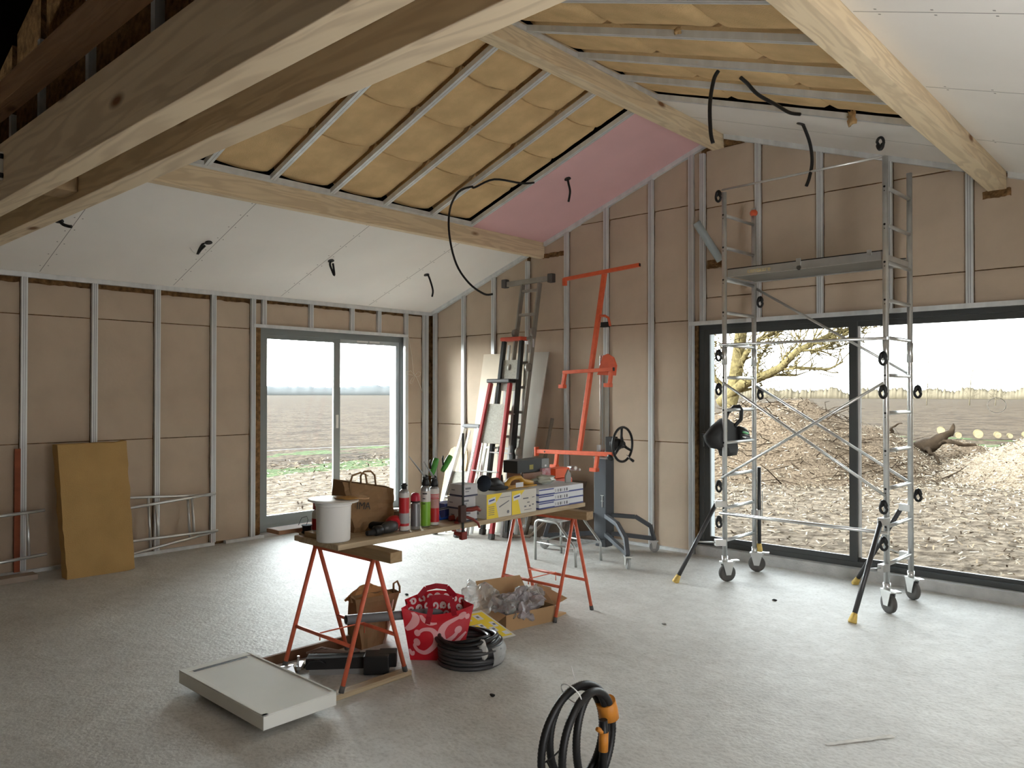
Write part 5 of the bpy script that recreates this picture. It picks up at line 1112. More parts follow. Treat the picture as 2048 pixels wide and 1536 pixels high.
# open cardboard box with plastic bags
C0 = Vector((4.215, -3.06, 0)); ux = Vector((.18, .98, 0)).normalized(); vx = Vector((-.98, .18, 0))
t = thing('cardboard_box', 'open cardboard box full of clear plastic waste under the worktop', 'box', C0 + ux * .2 + vx * .12, 0)
def wallq(m, a, b, h, th=.004, tilt=0):
    a = Vector(a); b = Vector(b); d = (b - a).normalized(); n = Vector((-d.y, d.x, 0)); up_ = Vector((0, 0, 1)) * h + n * tilt
    m.hexa([a, b, b + n * th, a + n * th, a + up_, b + up_, b + up_ + n * th, a + up_ + n * th])
c00, c10, c11, c01 = C0, C0 + ux * .43, C0 + ux * .43 + vx * .30, C0 + vx * .30
m = MB(); wallq(m, c00, c10, .11); wallq(m, c10, c11, .11); wallq(m, c11, c01, .11); wallq(m, c01, c00, .11); m.box((c00.x - .25, c00.y + .05, 0), (c00.x, c00.y + .42, .004)); part('carton', m, CARD, t)
m = MB(); m.hexa([c11 + Vector((0, 0, .11)), c01 + Vector((0, 0, .11)), c01 + Vector((.003, .003, .11)), c11 + Vector((.003, .003, .11)), c11 + vx * .05 - ux * .05 + Vector((0, 0, .26)), c01 + vx * .06 + Vector((0, 0, .27)), c01 + vx * .06 + Vector((.003, .003, .27)), c11 + vx * .05 - ux * .05 + Vector((.003, .003, .26))]); part('flap', m, CARD, t)
m = MB(); m.hexa([c00 + Vector((0, 0, .11)), c01 + Vector((0, 0, .11)), c01 + Vector((0, .003, .112)), c00 + Vector((0, .003, .112)), c00 - ux * .16 + Vector((0, 0, .04)), c01 - ux * .16 + Vector((0, 0, .05)), c01 - ux * .16 + Vector((0, .003, .05)), c00 - ux * .16 + Vector((0, .003, .04))]); part('flap', m, CARD, t)
m = MB(); m.hexa([c10 + Vector((0, 0, .11)), c11 + Vector((0, 0, .11)), c11 + Vector((0, .004, .11)), c10 + Vector((0, .004, .11)), c10 + ux * .11 - Vector((0, 0, -.14)), c11 + ux * .09 + Vector((0, 0, .19)), c11 + ux * .09 + Vector((0, .004, .19)), c10 + ux * .11 + Vector((0, .004, .14))]); part('flap', m, CARD, t)
FILM2 = glass('waste_film', (.9, .91, .92), .1, .30); FILM3 = mat('dusty_film', (150, 144, 146), .3, var=.2, scale=9, spec=.6)
for k, (o, r, s, mt_, lab) in enumerate(((C0 + ux * .2 + vx * .14 + Vector((0, 0, .11)), .115, (1.1, 1.3, .75), FILM3, 'dusty grey plastic bag bulging out of the open cardboard box'), (C0 - ux * .02 + vx * .30 + Vector((0, 0, .13)), .12, (1, 1.2, 1.0), FILM2, 'clear crumpled plastic sheet behind the yellow leaflet box'),
                                    (C0 + ux * .06 + vx * .12 + Vector((0, 0, .12)), .08, (1.2, .9, .9), FILM2, 'clear plastic scrap at the left side of open cardboard box'), (C0 + ux * .40 + vx * .22 + Vector((0, 0, .13)), .07, (1, 1.2, .8), FILM2, 'clear plastic scrap at the right side of open cardboard box'))):
    m = MB(); m.ball(o, r, 44, 28, s, .75, k * 7 + 1)
    m.v = [v + Vector((noise.noise(v * 22), noise.noise(v * 22 + Vector((9, 0, 0))), noise.noise(v * 22 + Vector((0, 5, 0))))) * .03 + Vector((noise.noise(v * 60), noise.noise(v * 60 + Vector((9, 0, 0))), noise.noise(v * 60))) * .008 for v in m.v]; m.sm = [False] * len(m.sm)
    for v in m.v: v.z = max(v.z, .008)
    solo('plastic_waste', m, mt_, lab, 'plastic bag', 'plastic bags in and around the cardboard box')
m = MB(); m.hexa([(4.20, -2.60, .001), (4.23, -2.50, .001), (4.02, -2.43, .001), (3.99, -2.53, .001), (4.20, -2.60, .004), (4.23, -2.50, .004), (4.02, -2.43, .012), (3.99, -2.53, .012)])
m.hexa([(4.265, -2.63, .0), (4.24, -2.45, 0), (4.2, -2.46, 0), (4.23, -2.63, 0), (4.265, -2.63, .04), (4.24, -2.45, .01), (4.2, -2.46, .012), (4.23, -2.63, .05)]); solo('cardboard_flap', m, CARD, 'flat piece of cardboard on the floor right of the open cardboard box', 'cardboard')
m = MB(); m.hexa([(4.08, -2.62, .10), (4.14, -2.50, .08), (4.06, -2.40, .10), (4.0, -2.52, .12), (4.08, -2.62, .175), (4.14, -2.50, .14), (4.06, -2.40, .15), (4.0, -2.52, .19)]); solo('torn_carton', m, mat('inside_card', (168, 140, 96), .9, c2=(90, 72, 50), scale=12), 'torn crumpled tan carton on the right end of the open cardboard box', 'carton')
# leaflet box
t = thing('leaflet_carton', 'open carton with yellow printed lid tilted up in front of cardboard box', 'box', (4.2, -3.3, 0))
m = MB(); m.box((4.0, -3.44, 0), (4.19, -3.29, .10)); part('carton', m, mat('pinkish_card', (188, 166, 152), .8), t)
L0, L1, L2, L3 = Vector((4.30, -3.31, .012)), Vector((4.34, -3.10, .012)), Vector((4.12, -3.20, .155)), Vector((4.08, -3.41, .155))
def lidp(u, v): return L0.lerp(L1, u).lerp(L3.lerp(L2, u), v)
nl = (L1 - L0).cross(L3 - L0).normalized()
m = MB(); m.hexa([L0, L1, L2, L3, L0 + nl * .004, L1 + nl * .004, L2 + nl * .004, L3 + nl * .004]); ld_ = part('lid', m, YB, t)
def patch(u0, u1, v0, v1, k): return [lidp(u0, v0) + nl * k, lidp(u1, v0) + nl * k, lidp(u1, v1) + nl * k, lidp(u0, v1) + nl * k]
m = MB(); m.add(patch(.06, .94, .06, .94, .0046), [(0, 1, 2, 3)]); part('yellow_print', m, YEL, ld_)
m = MB()
for u, v, a_, b2 in ((.12, .72, .2, .2), (.5, .7, .22, .18), (.72, .4, .16, .18), (.3, .42, .16, .16), (.52, .26, .18, .16), (.16, .16, .16, .16), (.74, .1, .18, .12)): m.add(patch(u, u + a_, v, v + b2, .0052), [(0, 1, 2, 3)])
part('white_pictures', m, CARDW, ld_)
m = MB()
for u, v in ((.16, .8), (.56, .77), (.77, .46), (.34, .48), (.57, .32), (.2, .22)): m.add(patch(u, u + .09, v, v + .06, .0058), [(0, 1, 2, 3)])
part('grey_pictures', m, bpy.data.materials['grey_ink'], ld_)
# big hose coil in the foreground
hc = Vector((5.86, -4.42, .232)); hn = Vector((1, -.02, 0)).normalized(); hu = Vector((-hn.y, hn.x, 0)); hz_ = Vector((0, 0, 1))
t = thing('hose_coil', 'standing coil of black corrugated hose with orange tape in the foreground', 'hose', (5.86, -4.42, 0))
def hoop(dx, dn, rr_, tiltu, seed, lo=None, zs=1.0):
    P_ = []
    for i in range(64):
        a = i * 2 * math.pi / 64; c, s = math.cos(a), math.sin(a)
        k = 1 + .02 * math.sin(2 * a + seed)
        P_.append(hc + hu * (dx * (1 - c) * .5 + rr_ * c * k) + hn * (dn * (1 - c) * .5 + tiltu) + hz_ * (rr_ * s * k))
    return P_
for k, (dx, dn, rr_, tl) in enumerate(((0, 0, .212, .0), (.02, .05, .196, .024), (.09, -.03, .190, -.022), (.12, .035, .182, .012))):
    m = MB(); P_ = hoop(dx, dn, rr_, tl, k); zmin = min(p.z for p in P_); P_ = [p + Vector((0, 0, .017 - zmin if k == 0 else max(0, .017 - zmin))) for p in P_]
    Q = []; n = len(P_)
    for i in range(n):
        for s in range(3): Q.append(P_[i].lerp(P_[(i + 1) % n], s / 3))
    m.tube(Q, [.0150 + (.0012 if i % 2 else -.0004) for i in range(len(Q))], 10, True); part('hose_loop', m, BLACK, t)
m = MB(); ca = hc + hu * -.06 + hz_ * .205 + hn * .02; m.tube([ca + hn * (.045 * math.cos(a)) + (hz_ * .8 + hu * -.5).normalized() * (.052 * math.sin(a)) for a in [i * math.pi / 10 for i in range(20)]], .0025, 6, True); m.tube([ca + hz_ * .05 + hu * .02, ca + hz_ * .105 + hu * .0], .002, 5); part('cable_tie', m, WHITE, t, 'white cable tie with upright tail')
m = MB(); a0 = R(12); 
ra = [hc + hu * (.205 * math.cos(a)) + hz_ * (.21 * math.sin(a)) + hn * .005 for a in (R(8), R(18), R(30))]; m.tube(ra, .041, 16); OT = mat('orange_tape', (200, 128, 44), .5, var=.06); part('orange_tape', m, OT, t, 'orange tape wrapped round the hose')
m = MB(); m.tube([hc + hu * .13 + hz_ * .05 + hn * .03, hc + hu * .135 + hz_ * -.03 + hn * .03, hc + hu * .12 + hz_ * -.2 + hn * .03], .017, 12); part('hose_end', m, BLACK, t)
m = MB(); m.tube([hc + hu * .133 + hz_ * .0 + hn * .03, hc + hu * .131 + hz_ * -.075 + hn * .03], .0195, 12); m.tube([hc + hu * .133 + hz_ * .0 + hn * .03, hc + hu * .10 + hz_ * .02 + hn * .02], [.016, .008], 8); part('orange_sleeve', m, OT, t, 'orange sleeve on the hose end')
m = MB(); cb = hc + hu * -.20 + hz_ * -.02; m.tube([cb, cb + hu * .07 + hz_ * -.012 + hn * -.02, cb + hu * .13 + hz_ * .006 + hn * -.02], .0035, 6); m.tube([cb + hu * .02, cb + hu * .05 + hz_ * -.05], .003, 5); part('cable_tie', m, BLACKM, t)
# small debris on the slab
random.seed(21)
for k, (x, y, c, lab) in enumerate(((4.9, -3.9, BLACKM, 'tiny dark pebble on the floor right of the conduit coil'), (4.0, -3.63, mat('dirt_clod', (90, 76, 62), 1), 'small dirt clod on the floor left of the red bag'), (3.0, -2.9, BLACKM, 'dark plaster crumb on the floor in front of the window'), (2.6, -3.6, BLACKM, 'dark crumb on the floor between the leaning wool slab and trestle'), (5.2, -1.1, BLACKM, 'dark crumb on the floor under the scaffold tower'), (4.9, -2.2, BLACKM, 'dark splinter on floor between the far trestle and scaffold'))):
    m = MB(); m.ball((x, y, .006), .016, 8, 6, (1.2, .7, .4), .6, k); solo('floor_debris', m, c, lab, 'debris', 'crumbs on the concrete floor')

a_, b_2 = Vector((6.40, -3.28, .002)), Vector((6.60, -2.98, .002)); d_ = (b_2 - a_).normalized(); s_ = Vector((-d_.y, d_.x, 0))
m.grid(lambda u, v: a_.lerp(b_2, u) + s_ * (v - .5) * (.028 + .012 * noise.noise(Vector((u * 9, 0, 1)))) + Vector((0, 0, .005 * abs(noise.noise(Vector((u * 14, v * 4, 2)))))), 24, 4)
solo('plaster_smear', m, mat('plaster_smear', (214, 212, 206), .9, var=.1, scale=30), 'thin white plaster smear on the floor at lower right', 'smear')
# ================================================================== things along the window wall
# tan wool slab leaning
t = thing('wool_slab', 'thick tan wood wool slab leaning upright against the window wall', 'insulation slab', (.4, -4.3, 0))
m = MB()
def ws(u, v, w_):   # u along y, v up, w thickness
    y = -4.555 + .575 * u + .03 * v * (1 - u) * 0; x = .50 - .20 * v * 1.0 + (-.125) * (1 - w_) + .1 * u * (1 - v) * .3; z = 1.135 * v + .012 * (u > .99)
    e = .012 * noise.noise(Vector((u * 5, v * 9, w_ * 3)))
    return Vector((x + e * .5, y + (.02 * (1 - v)) * (1 if u < .5 else -.5) + e * (u in (0, 1)), z + .012 * noise.noise(Vector((u * 6, 3, w_))) * (v > .99)))
m.grid(lambda u, v: ws(u, v, 1), 10, 16); m.grid(lambda u, v: ws(0, v, 1 - u), 3, 16); m.grid(lambda u, v: ws(1, v, u), 3, 16); m.grid(lambda u, v: ws(u, 1, v), 10, 3, False)
m.grid(lambda u, v: ws(1 - u, v, 0), 10, 16); m.grid(lambda u, v: ws(u, 0, 1 - v), 10, 3)
part('wool_body', m, WOOLS, t)
# two small alu ladders lying on edge
def side_ladder(label, y0, y1, xa, xb, zb0, zb1, zt0, zt1, rungs, group='aluminium ladders lying along the window wall'):
    t = thing('ladder', label, 'ladder', ((xa + xb) / 2, (y0 + y1) / 2, 0), 0, group)
    for (z0, z1, dx) in ((zb0, zb1, .06), (zt0, zt1, 0)):
        m = MB(); m.tube([(xa + dx, y0, z0), (xb + dx, y1, z1)], .014, 10); part('side_rail', m, ALU, t)
    for f in rungs:
        y = y0 + (y1 - y0) * f; m = MB(); m.cyl((xa + (xb - xa) * f + .06, y, zb0 + (zb1 - zb0) * f), (xa + (xb - xa) * f, y, zt0 + (zt1 - zt0) * f), .0125, 10); part('rung', m, ALU, t)
    return t
side_ladder('front one of two aluminium ladder sections lying on edge right of the wool slab', -4.28, -3.0, .16, .045, .205, .17, .475, .545, (.22, .51, .80))
side_ladder('rear aluminium ladder section leaning behind the front one right of the wool slab', -4.3, -3.02, .10, .03, .015, .16, .62, .53, (.20, .48, .79))
side_ladder('aluminium ladder section lying on edge left of the wool slab, frame edge', -5.6, -4.62, .30, .20, .16, .20, .54, .57, (.1, .4, .62, .86))
plank('floor_plank', (.18, -5.9, 0), (.32, -4.70, .05), mat('taupe_board', (150, 136, 124), .7, var=.1), 'flat board lying on the floor at far left below the ladder', .004)  # greyer, darker board tone than the worktop planks
m = MB(); m.box((.0, -4.80, .03), (.02, -4.755, 1.1)); solo('timber_batten', m, REDW, 'narrow brown batten standing beside a stud behind the left ladder', 'batten')
# string with a bow right of the window
t = thing('tied_string', 'white string tied in a bow hanging on the stud right of the window', 'string', (.01, -.33, 1.58))
m = MB(); m.tube([(.012, -.392, 2.317), (.02, -.34, 2.07), (.02, -.316, 1.87), (.02, -.29, 1.81), (.02, -.25, 1.77), (.02, -.19, 1.66), (.02, -.151, 1.58)], .0035, 6); part('cord', m, mat('string_white', (214, 206, 192), .8), t)
S_ = bpy.data.materials['string_white']
for pts in ([(-.30, 1.82), (-.36, 1.87), (-.43, 1.855), (-.42, 1.82), (-.35, 1.815), (-.30, 1.81)], [(-.29, 1.81), (-.24, 1.86), (-.19, 1.85), (-.20, 1.81), (-.25, 1.795), (-.29, 1.80)], [(-.31, 1.81), (-.36, 1.75), (-.38, 1.72), (-.35, 1.70), (-.31, 1.75), (-.30, 1.80)]):
    m = MB(); m.tube([(.024, y, z) for y, z in pts], .0035, 6); part('loop', m, S_, t)

# ================================================================== along the gable wall
# plasterboard offcuts
GYP = mat('plasterboard_back', (206, 194, 176), .8, var=.05, scale=3, spec=.1)
t = thing('plasterboard_sheet', 'large cut plasterboard sheet leaning against gable wall behind the ladders', 'plasterboard', (1.4, -.15, 0))
m = MB(); m.hexa([(.98, -.36, 0), (1.86, -.36, 0), (1.86, -.345, 0), (.98, -.345, 0), (1.02, -.03, 2.06), (1.80, -.03, 2.055), (1.80, -.016, 2.055), (1.02, -.016, 2.06)]); part('board', m, GYP, t)
t = thing('plasterboard_sheet', 'narrow grey plasterboard strip leaning on gable wall right of the ladders', 'plasterboard', (1.9, -.2, 0))
m = MB(); m.hexa([(1.62, -.45, 0), (2.0, -.45, 0), (2.0, -.437, 0), (1.62, -.437, 0), (1.80, -.05, 2.06), (2.08, -.05, 2.055), (2.08, -.037, 2.055), (1.80, -.037, 2.06)]); part('board', m, mat('grey_board', (184, 180, 170), .7, var=.06, scale=2), t)
t = thing('rounded_board', 'pale wooden board with a rounded top leaning in the corner by small stepladder', 'board', (.7, -.3, 0))
m = MB(); pl_ = [(0, 0), (.36, 0), (.36, .78), (.33, .88), (.27, .93), (.10, .93), (.035, .90), (0, .80)]; m.prism(pl_, (.50, -.32, 0), (1, 0, 0), (0, .23, .97), .016); part('board', m, wood('pale_ply', (206, 180, 140), (150, 112, 74), 'z', knots=False), t)
m = MB(); m.tube([(2.05, -.42, .0), (2.16, -.2, .9), (2.19, -.12, 1.30)], [.02, .02, .02], 10); solo('thin_batten', m, mat('grey_batten', (128, 120, 108), .7), 'thin grey batten leaning between plasterboard strip and the orange board lifter', 'batten')
m = MB(); m.hexa([(2.08, -.36, 0), (2.62, -.36, 0), (2.62, -.345, 0), (2.08, -.345, 0), (2.08, -.06, .62), (2.62, -.06, .62), (2.62, -.045, .62), (2.08, -.045, .62)]); solo('dark_board', m, mat('umber_panel', (96, 84, 74), .8, var=.1), 'dark brown panel leaning on gable wall behind the step stool', 'panel')
m = MB(); m.tube([(1.9, -.62, .02), (2.2, -.52, .03), (2.35, -.4, .22), (2.33, -.3, .5)], [.016] * 4, 8)
m.tube([(2.33 + .0, -.3, .5), (2.30, -.28, .7)], .016, 8); solo('bent_strip', m, mat('taupe_strip', (150, 136, 122), .7), 'curved taupe strip on the floor under the worktop, right of ladders', 'strip')
def rail_box(m, a, b, w_, d_, across): m.bar(a, b, w_, d_, across)
def lad(name, label, BL, BR, TL, TR, rail_m, rw, rd, rungs, rung_m, tread=False, group=None, rung_d=.03):
    BL, BR, TL, TR = map(Vector, (BL, BR, TL, TR)); t = thing(name, label, 'ladder', (BL + BR) / 2, 0, group)
    n = ((BR - BL).cross(TL - BL)).normalized()
    for a, b in ((BL, TL), (BR, TR)):
        m = MB(); m.bar(a, b, rw, rd, n); part('side_rail', m, rail_m, t, None, .003)
        m = MB(); d = (b - a).normalized(); m.bar(a - d * .0, a + d * .06, rw * 1.25, rd * 1.2, n); part('foot', m, RUBBER, t)
    for f in rungs:
        a = BL.lerp(TL, f); b = BR.lerp(TR, f); m = MB()
        if tread: m.hexa([a + n * .04 + Vector((0, 0, -.012)), b + n * .04 + Vector((0, 0, -.012)), b - n * .03 + Vector((0, 0, -.012)), a - n * .03 + Vector((0, 0, -.012)), a + n * .04, b + n * .04, b - n * .03, a - n * .03][::1]); part('tread', m, rung_m, t)
        else: m.bar(a, b, .028, rung_d, n); part('rung', m, rung_m, t)
    return t, n
# tall hinged ladder
AGED = mat('aged_aluminium', (150, 146, 138), .5, .45, var=.12, scale=9)
tl, n_ = lad('hinged_ladder', 'tall grey hinged ladder with a wide stabiliser bar on top, leaning on gable wall', (1.70, -.60, 0), (1.99, -.60, 0), (1.755, -.13, 2.84), (2.012, -.13, 2.84), AGED, .022, .06, [.09 + .098 * k for k in range(10)], AGED)
m = MB(); m.bar((1.48, -.12, 2.87), (2.17, -.12, 2.88), .03, .06); sb = part('stabiliser_bar', m, AGED, tl, None, .003)
for x in (1.465, 2.175):
    m = MB(); m.box((x - .035, -.155, 2.83), (x + .035, -.085, 2.93)); part('end_foot', m, RUBBER, sb, None, .008)
for f, in ((.33,), (.66,), (.80,)):
    for a, b in (((1.70, -.60, 0), (1.755, -.13, 2.84)), ((1.99, -.60, 0), (2.012, -.13, 2.84))):
        p = Vector(a).lerp(Vector(b), f); m = MB(); m.lathe([(.03, -.018), (.048, -.016), (.048, .016), (.03, .018)], p + n_ * -.01 + Vector((-.0, -.035, 0)), 18, (1, 0, 0)); part('hinge', m, AGED, tl)
m = MB(); m.box((2.008, -.26, 2.1), (2.018, -.235, 2.28)); part('sticker', m, CARDW, tl, 'white sticker strip')
# black stepladder with orange-red cap
DKF = mat('black_fibreglass', (44, 46, 46), .5, var=.06); RDF = mat('red_fibreglass', (168, 52, 54), .5, var=.06); GRP = mat('speckled_panel', (164, 160, 148), .7, var=.15, scale=60)
def stepladder(label, BL, BR, TL, TR, railm, rails_w, treads, capm, panel, rearm, capd=.05, group='closed stepladders leaning by the gable wall'):
    t, n = lad('stepladder', label, BL, BR, TL, TR, railm, rails_w, .055, treads, ALU, True, group)
    BL, BR, TL, TR = map(Vector, (BL, BR, TL, TR)); back = Vector((0, .085, .02))
    for a, b in ((BL, TL), (BR, TR)):
        m = MB(); m.bar(a + Vector((0, .17, 0)) + (b - a) * .0, b + back - Vector((0, 0, .06)), rails_w * .7, .03, n); part('rear_leg', m, rearm, t)
    for f in (.12, .34, .56):
        m = MB(); a = (BL + Vector((0, .17, 0))).lerp(TL + back, f); b = (BR + Vector((0, .17, 0))).lerp(TR + back, f); m.bar(a, b, .02, .02); part('rear_brace', m, rearm, t)
    m = MB(); w_ = (TR - TL); m.hexa([TL - w_ * .10 + Vector((0, -capd, 0)), TR + w_ * .10 + Vector((0, -capd, 0)), TR + w_ * .10 + Vector((0, .09, 0)), TL - w_ * .10 + Vector((0, .09, 0))] + [q + Vector((0, 0, .045)) for q in (TL - w_ * .10 + Vector((0, -capd, 0)), TR + w_ * .10 + Vector((0, -capd, 0)), TR + w_ * .10 + Vector((0, .09, 0)), TL - w_ * .10 + Vector((0, .09, 0)))]); part('top_cap', m, capm, t, None, .012)
    if panel:
        f0, f1 = panel; m = MB(); o = n * -.002; q = [BL.lerp(TL, f0) + o, BR.lerp(TR, f0) + o, BR.lerp(TR, f1) + o, BL.lerp(TL, f1) + o]; m.hexa(q[:2] + [q[1] + n * -.02 * 1, q[0] + n * -.02] + [q[3], q[2], q[2] + n * -.02, q[3] + n * -.02]); part('folded_platform', m, GRP, t)
    return t
stepladder('black stepladder with orange-red top cap, behind the red one', (1.62, -.66, 0), (1.955, -.62, 0), (1.62, -.30, 2.18), (1.89, -.30, 2.18), DKF, .04, [.14, .28, .42, .62], mat('orange_red_cap', (196, 78, 56), .5), (.74, .90), ALU)
stepladder('red stepladder with dark top cap in front of the black one', (1.48, -.86, 0), (1.893, -.80, 0), (1.53, -.43, 1.70), (1.83, -.43, 1.70), RDF, .036, [.12, .27, .42], mat('dark_cap', (58, 56, 56), .5), (.60, .86), ALU)
stepladder('small aluminium stepladder leftmost of the stepladders by the gable wall', (1.22, -1.02, 0), (1.53, -.98, 0), (1.09, -.42, 1.17), (1.335, -.42, 1.17), ALU, .028, [.18, .34], mat('grey_cap', (98, 98, 98), .5), (.36, .58), ALU, .03)

# panel lifter
t = thing('board_lifter', 'plasterboard lifter with orange cradle on a grey crank mast beside the step stool', 'lifter', (3.115, -.42, 0))
m = MB(); m.box((3.04, -.49, .12), (3.19, -.35, .93)); m.box((3.05, -.48, .04), (3.18, -.36, .12)); ms = part('mast', m, DGREY, t, None, .006)
m = MB(); m.box((3.035, -.495, .925), (3.20, -.345, .94)); part('mast_collar', m, ALU, ms)
m = MB(); m.box((3.085, -.45, .93), (3.15, -.385, 1.97)); m.mi = 1; m.box((3.115, -.4515, .93), (3.12, -.45, 1.97)); part('inner_mast', m, [mat('bright_zinc', (206, 208, 208), .22, .85, var=.05), STEELD], t, None, .003)
m = MB(); m.box((3.06, -.47, .93), (3.085, -.40, 1.06)); m.box((3.15, -.46, .93), (3.17, -.41, 1.0)); part('guide_plate', m, ALU, ms)
m = MB(); m.tube([(3.195, -.43, 1.05), (3.26, -.44, 1.08), (3.33, -.44, 1.08)], [.05, .068, .05], 16); m.box((3.19, -.5, 1.0), (3.27, -.40, 1.15)); wn = part('winch', m, BLACK, t, None, .004)
m = MB(); wc = Vector((3.355, -.44, 1.078)); m.tube([wc + Vector((0, .17 * math.cos(a), .17 * math.sin(a))) for a in [i * math.pi / 20 for i in range(40)]], .0125, 9, True)
for a in (R(95), R(215), R(335)): m.tube([wc, wc + Vector((-.01, .08 * math.cos(a), .08 * math.sin(a))), wc + Vector((0, .165 * math.cos(a), .165 * math.sin(a)))], [.02, .014, .012], 8)
m.lathe([(.035, -.02), (.04, .0), (.03, .015)], wc, 16, (1, 0, 0)); part('hand_wheel', m, BLACK, t)
m = MB(); m.tube([wc + Vector((.01, .06, -.11)), wc + Vector((.06, .03, -.135))], .006, 7); part('crank_pin', m, ALU, wn)
m = MB(); m.tube([wc + Vector((.06, .03, -.135)), wc + Vector((.13, -.01, -.155))], [.012, .014], 10); part('crank_knob', m, BLACK, wn)
OB = Vector((0, 0, 0)); yo = -.53
m = MB(); m.bar((2.885, yo, .985), (3.205, yo, 2.80), .042, .042, (0, 1, 0)); part('cradle_beam', m, ORANGE, t, None, .003)
m = MB(); m.bar((2.715, yo - .03, 2.765), (3.635, yo - .03, 2.815), .036, .036); m.box((2.70, yo - .05, 2.70), (2.735, yo - .01, 2.775)); m.mi = 1; m.box((3.633, yo - .044, 2.80), (3.638, yo - .016, 2.83)); part('cradle_arm', m, [ORANGE, BLACK], t, None, .003)
m = MB(); m.bar((2.70, yo - .03, 1.80), (3.33, yo - .03, 1.822), .036, .036)
m.bar((2.725, yo - .03, 1.80), (2.695, yo - .03, 1.66), .036, .03, (0, 1, 0)); m.box((2.655, yo - .06, 1.635), (2.72, yo - .0, 1.675)); m.bar((3.305, yo - .03, 1.81), (3.285, yo - .03, 1.68), .036, .03, (0, 1, 0)); m.box((3.23, yo - .06, 1.645), (3.30, yo, 1.685)); m.mi = 1; m.box((3.329, yo - .045, 1.806), (3.335, yo - .015, 1.84)); part('cradle_arm', m, [ORANGE, BLACK], t, None, .003)
m = MB(); m.bar((2.335, yo - .03, .965), (3.325, yo - .03, .985), .04, .042); m.box((2.325, yo - .06, .915), (2.345, yo, 1.01)); m.mi = 1; m.lathe([(.010, 0), (.010, .006)], (2.47, yo - .056, .968), 10, (0, -1, 0)); m.lathe([(.035, 0), (.035, .01), (.02, .02)], (3.30, yo - .04, .955), 14, (0, -1, -.6)); part('cradle_arm', m, [ORANGE, BLACK], t, None, .003)
for x in (2.60, 3.115):
    m = MB(); m.bar((x + .02, yo - .03, .96), (x - .0, yo - .03, .83), .036, .034, (0, 1, 0)); m.box((x - .06, yo - .06, .80), (x + .022, yo, .838)); part('board_hook', m, ORANGE, t, None, .003)
m = MB(); m.prism([(-.11, -.07), (.11, -.08), (.125, .02), (.09, .10), (.02, .14), (-.04, .12)], (3.21, yo + .01, 1.84), (1, 0, 0), (0, 0, 1), -.02); part('pivot_plate', m, ORANGE, t, None, .003)
m = MB(); m.tube([(3.14, yo, 2.36), (3.22, yo - .02, 2.355), (3.27, yo - .03, 2.33), (3.29, yo - .03, 2.25)], .013, 8); m.tube([(3.15, yo, 2.36), (3.14, yo, 2.31)], .012, 8); m.mi = 1; m.box((3.19, yo - .05, 2.24), (3.275, yo - .01, 2.29)); part('catch_bracket', m, [ORANGE, BLACK], t)
def lifter_leg(w_, zt, mid):
    w_ = Vector(w_); c = Vector((3.115, -.42, 0)); d = (w_ - c).normalized()
    m = MB(); p = c + d * .07; q = c + d * (mid * .62); k = Vector((w_.x, w_.y, 0)); k2 = c + d * ((k - c).length * .92)
    m.bar(p + Vector((0, 0, .355)), q + Vector((0, 0, .345)), .04, .04); m.bar(q + Vector((0, 0, .35)), k2 + Vector((0, 0, .26)), .04, .04); m.bar(k2 + Vector((0, 0, .27)), k + Vector((0, 0, .12)), .04, .04); m.bar(p + Vector((0, 0, .17)), k + Vector((0, 0, .135)), .04, .04); lg = part('stabiliser_leg', m, DGREY, t, None, .003)
    m = MB(); n = Vector((-d.y, d.x, 0)); m.lathe([(.028, -.016), (.047, -.014), (.05, 0), (.047, .014), (.028, .016)], k + Vector((0, 0, .05)), 24, n); cs = part('castor', m, mat('pale_rubber', (164, 166, 166), .6) if 'pale_rubber' not in bpy.data.materials else bpy.data.materials['pale_rubber'], t)
    m = MB()
    for s in (-1, 1): m.prism([(-.03, .06), (.03, .06), (.014, -.012), (-.014, -.012)], k + Vector((0, 0, .05)) + n * s * .021, d, (0, 0, 1), .004)
    m.obox(k + Vector((0, 0, .112)), d, n, (0, 0, 1), .04, .03, .006); part('fork', m, ALU, cs)
lifter_leg((3.771, -.97, 0), .35, .8); lifter_leg((3.55, -.17, 0), .35, .5); lifter_leg((2.632, -.78, 0), .35, .6)
m = MB(); m.box((3.13, -.494, .50), (3.16, -.488, .505)); m.box((3.14, -.494, .44), (3.148, -.488, .56)); m.box((3.125, -.494, .555), (3.165, -.488, .562)); part('height_pin', m, ALU, ms)
# step stool
t = thing('step_stool', 'low two-step tubular metal stool in front of the grey board lifter', 'stool', (3.14, -1.03, 0))
TUB = mat('pale_tube', (182, 184, 182), .35, .6, var=.06)
for y, lab in ((-1.235, 'near'), (-.845, 'far')):
    m = MB(); m.tube([(2.90, y, 0), (2.90, y, .33), (2.912, y, .365), (2.94, y, .38), (3.14, y, .38), (3.17, y, .375), (3.20, y, .345), (3.36, y, .19), (3.378, y, .16), (3.385, y, 0)], .0125, 10); part('side_frame', m, TUB, t)
m = MB(); m.box((2.925, -1.225, .372), (3.15, -.855, .384)); m.mi = 1
for i in range(3):
    for j in range(5): m.box((2.955 + .07 * i, -1.20 + .07 * j, .384), (2.99 + .07 * i, -1.165 + .07 * j, .3855))
part('upper_step', m, [TUB, mat('punched_metal', (150, 152, 150), .5, .5)], t)
m = MB(); m.box((3.21, -1.225, .172), (3.38, -.855, .184)); m.mi = 1
for i in range(2):
    for j in range(5): m.box((3.235 + .07 * i, -1.20 + .07 * j, .184), (3.27 + .07 * i, -1.165 + .07 * j, .1855))
part('lower_step', m, [TUB, bpy.data.materials['punched_metal']], t)
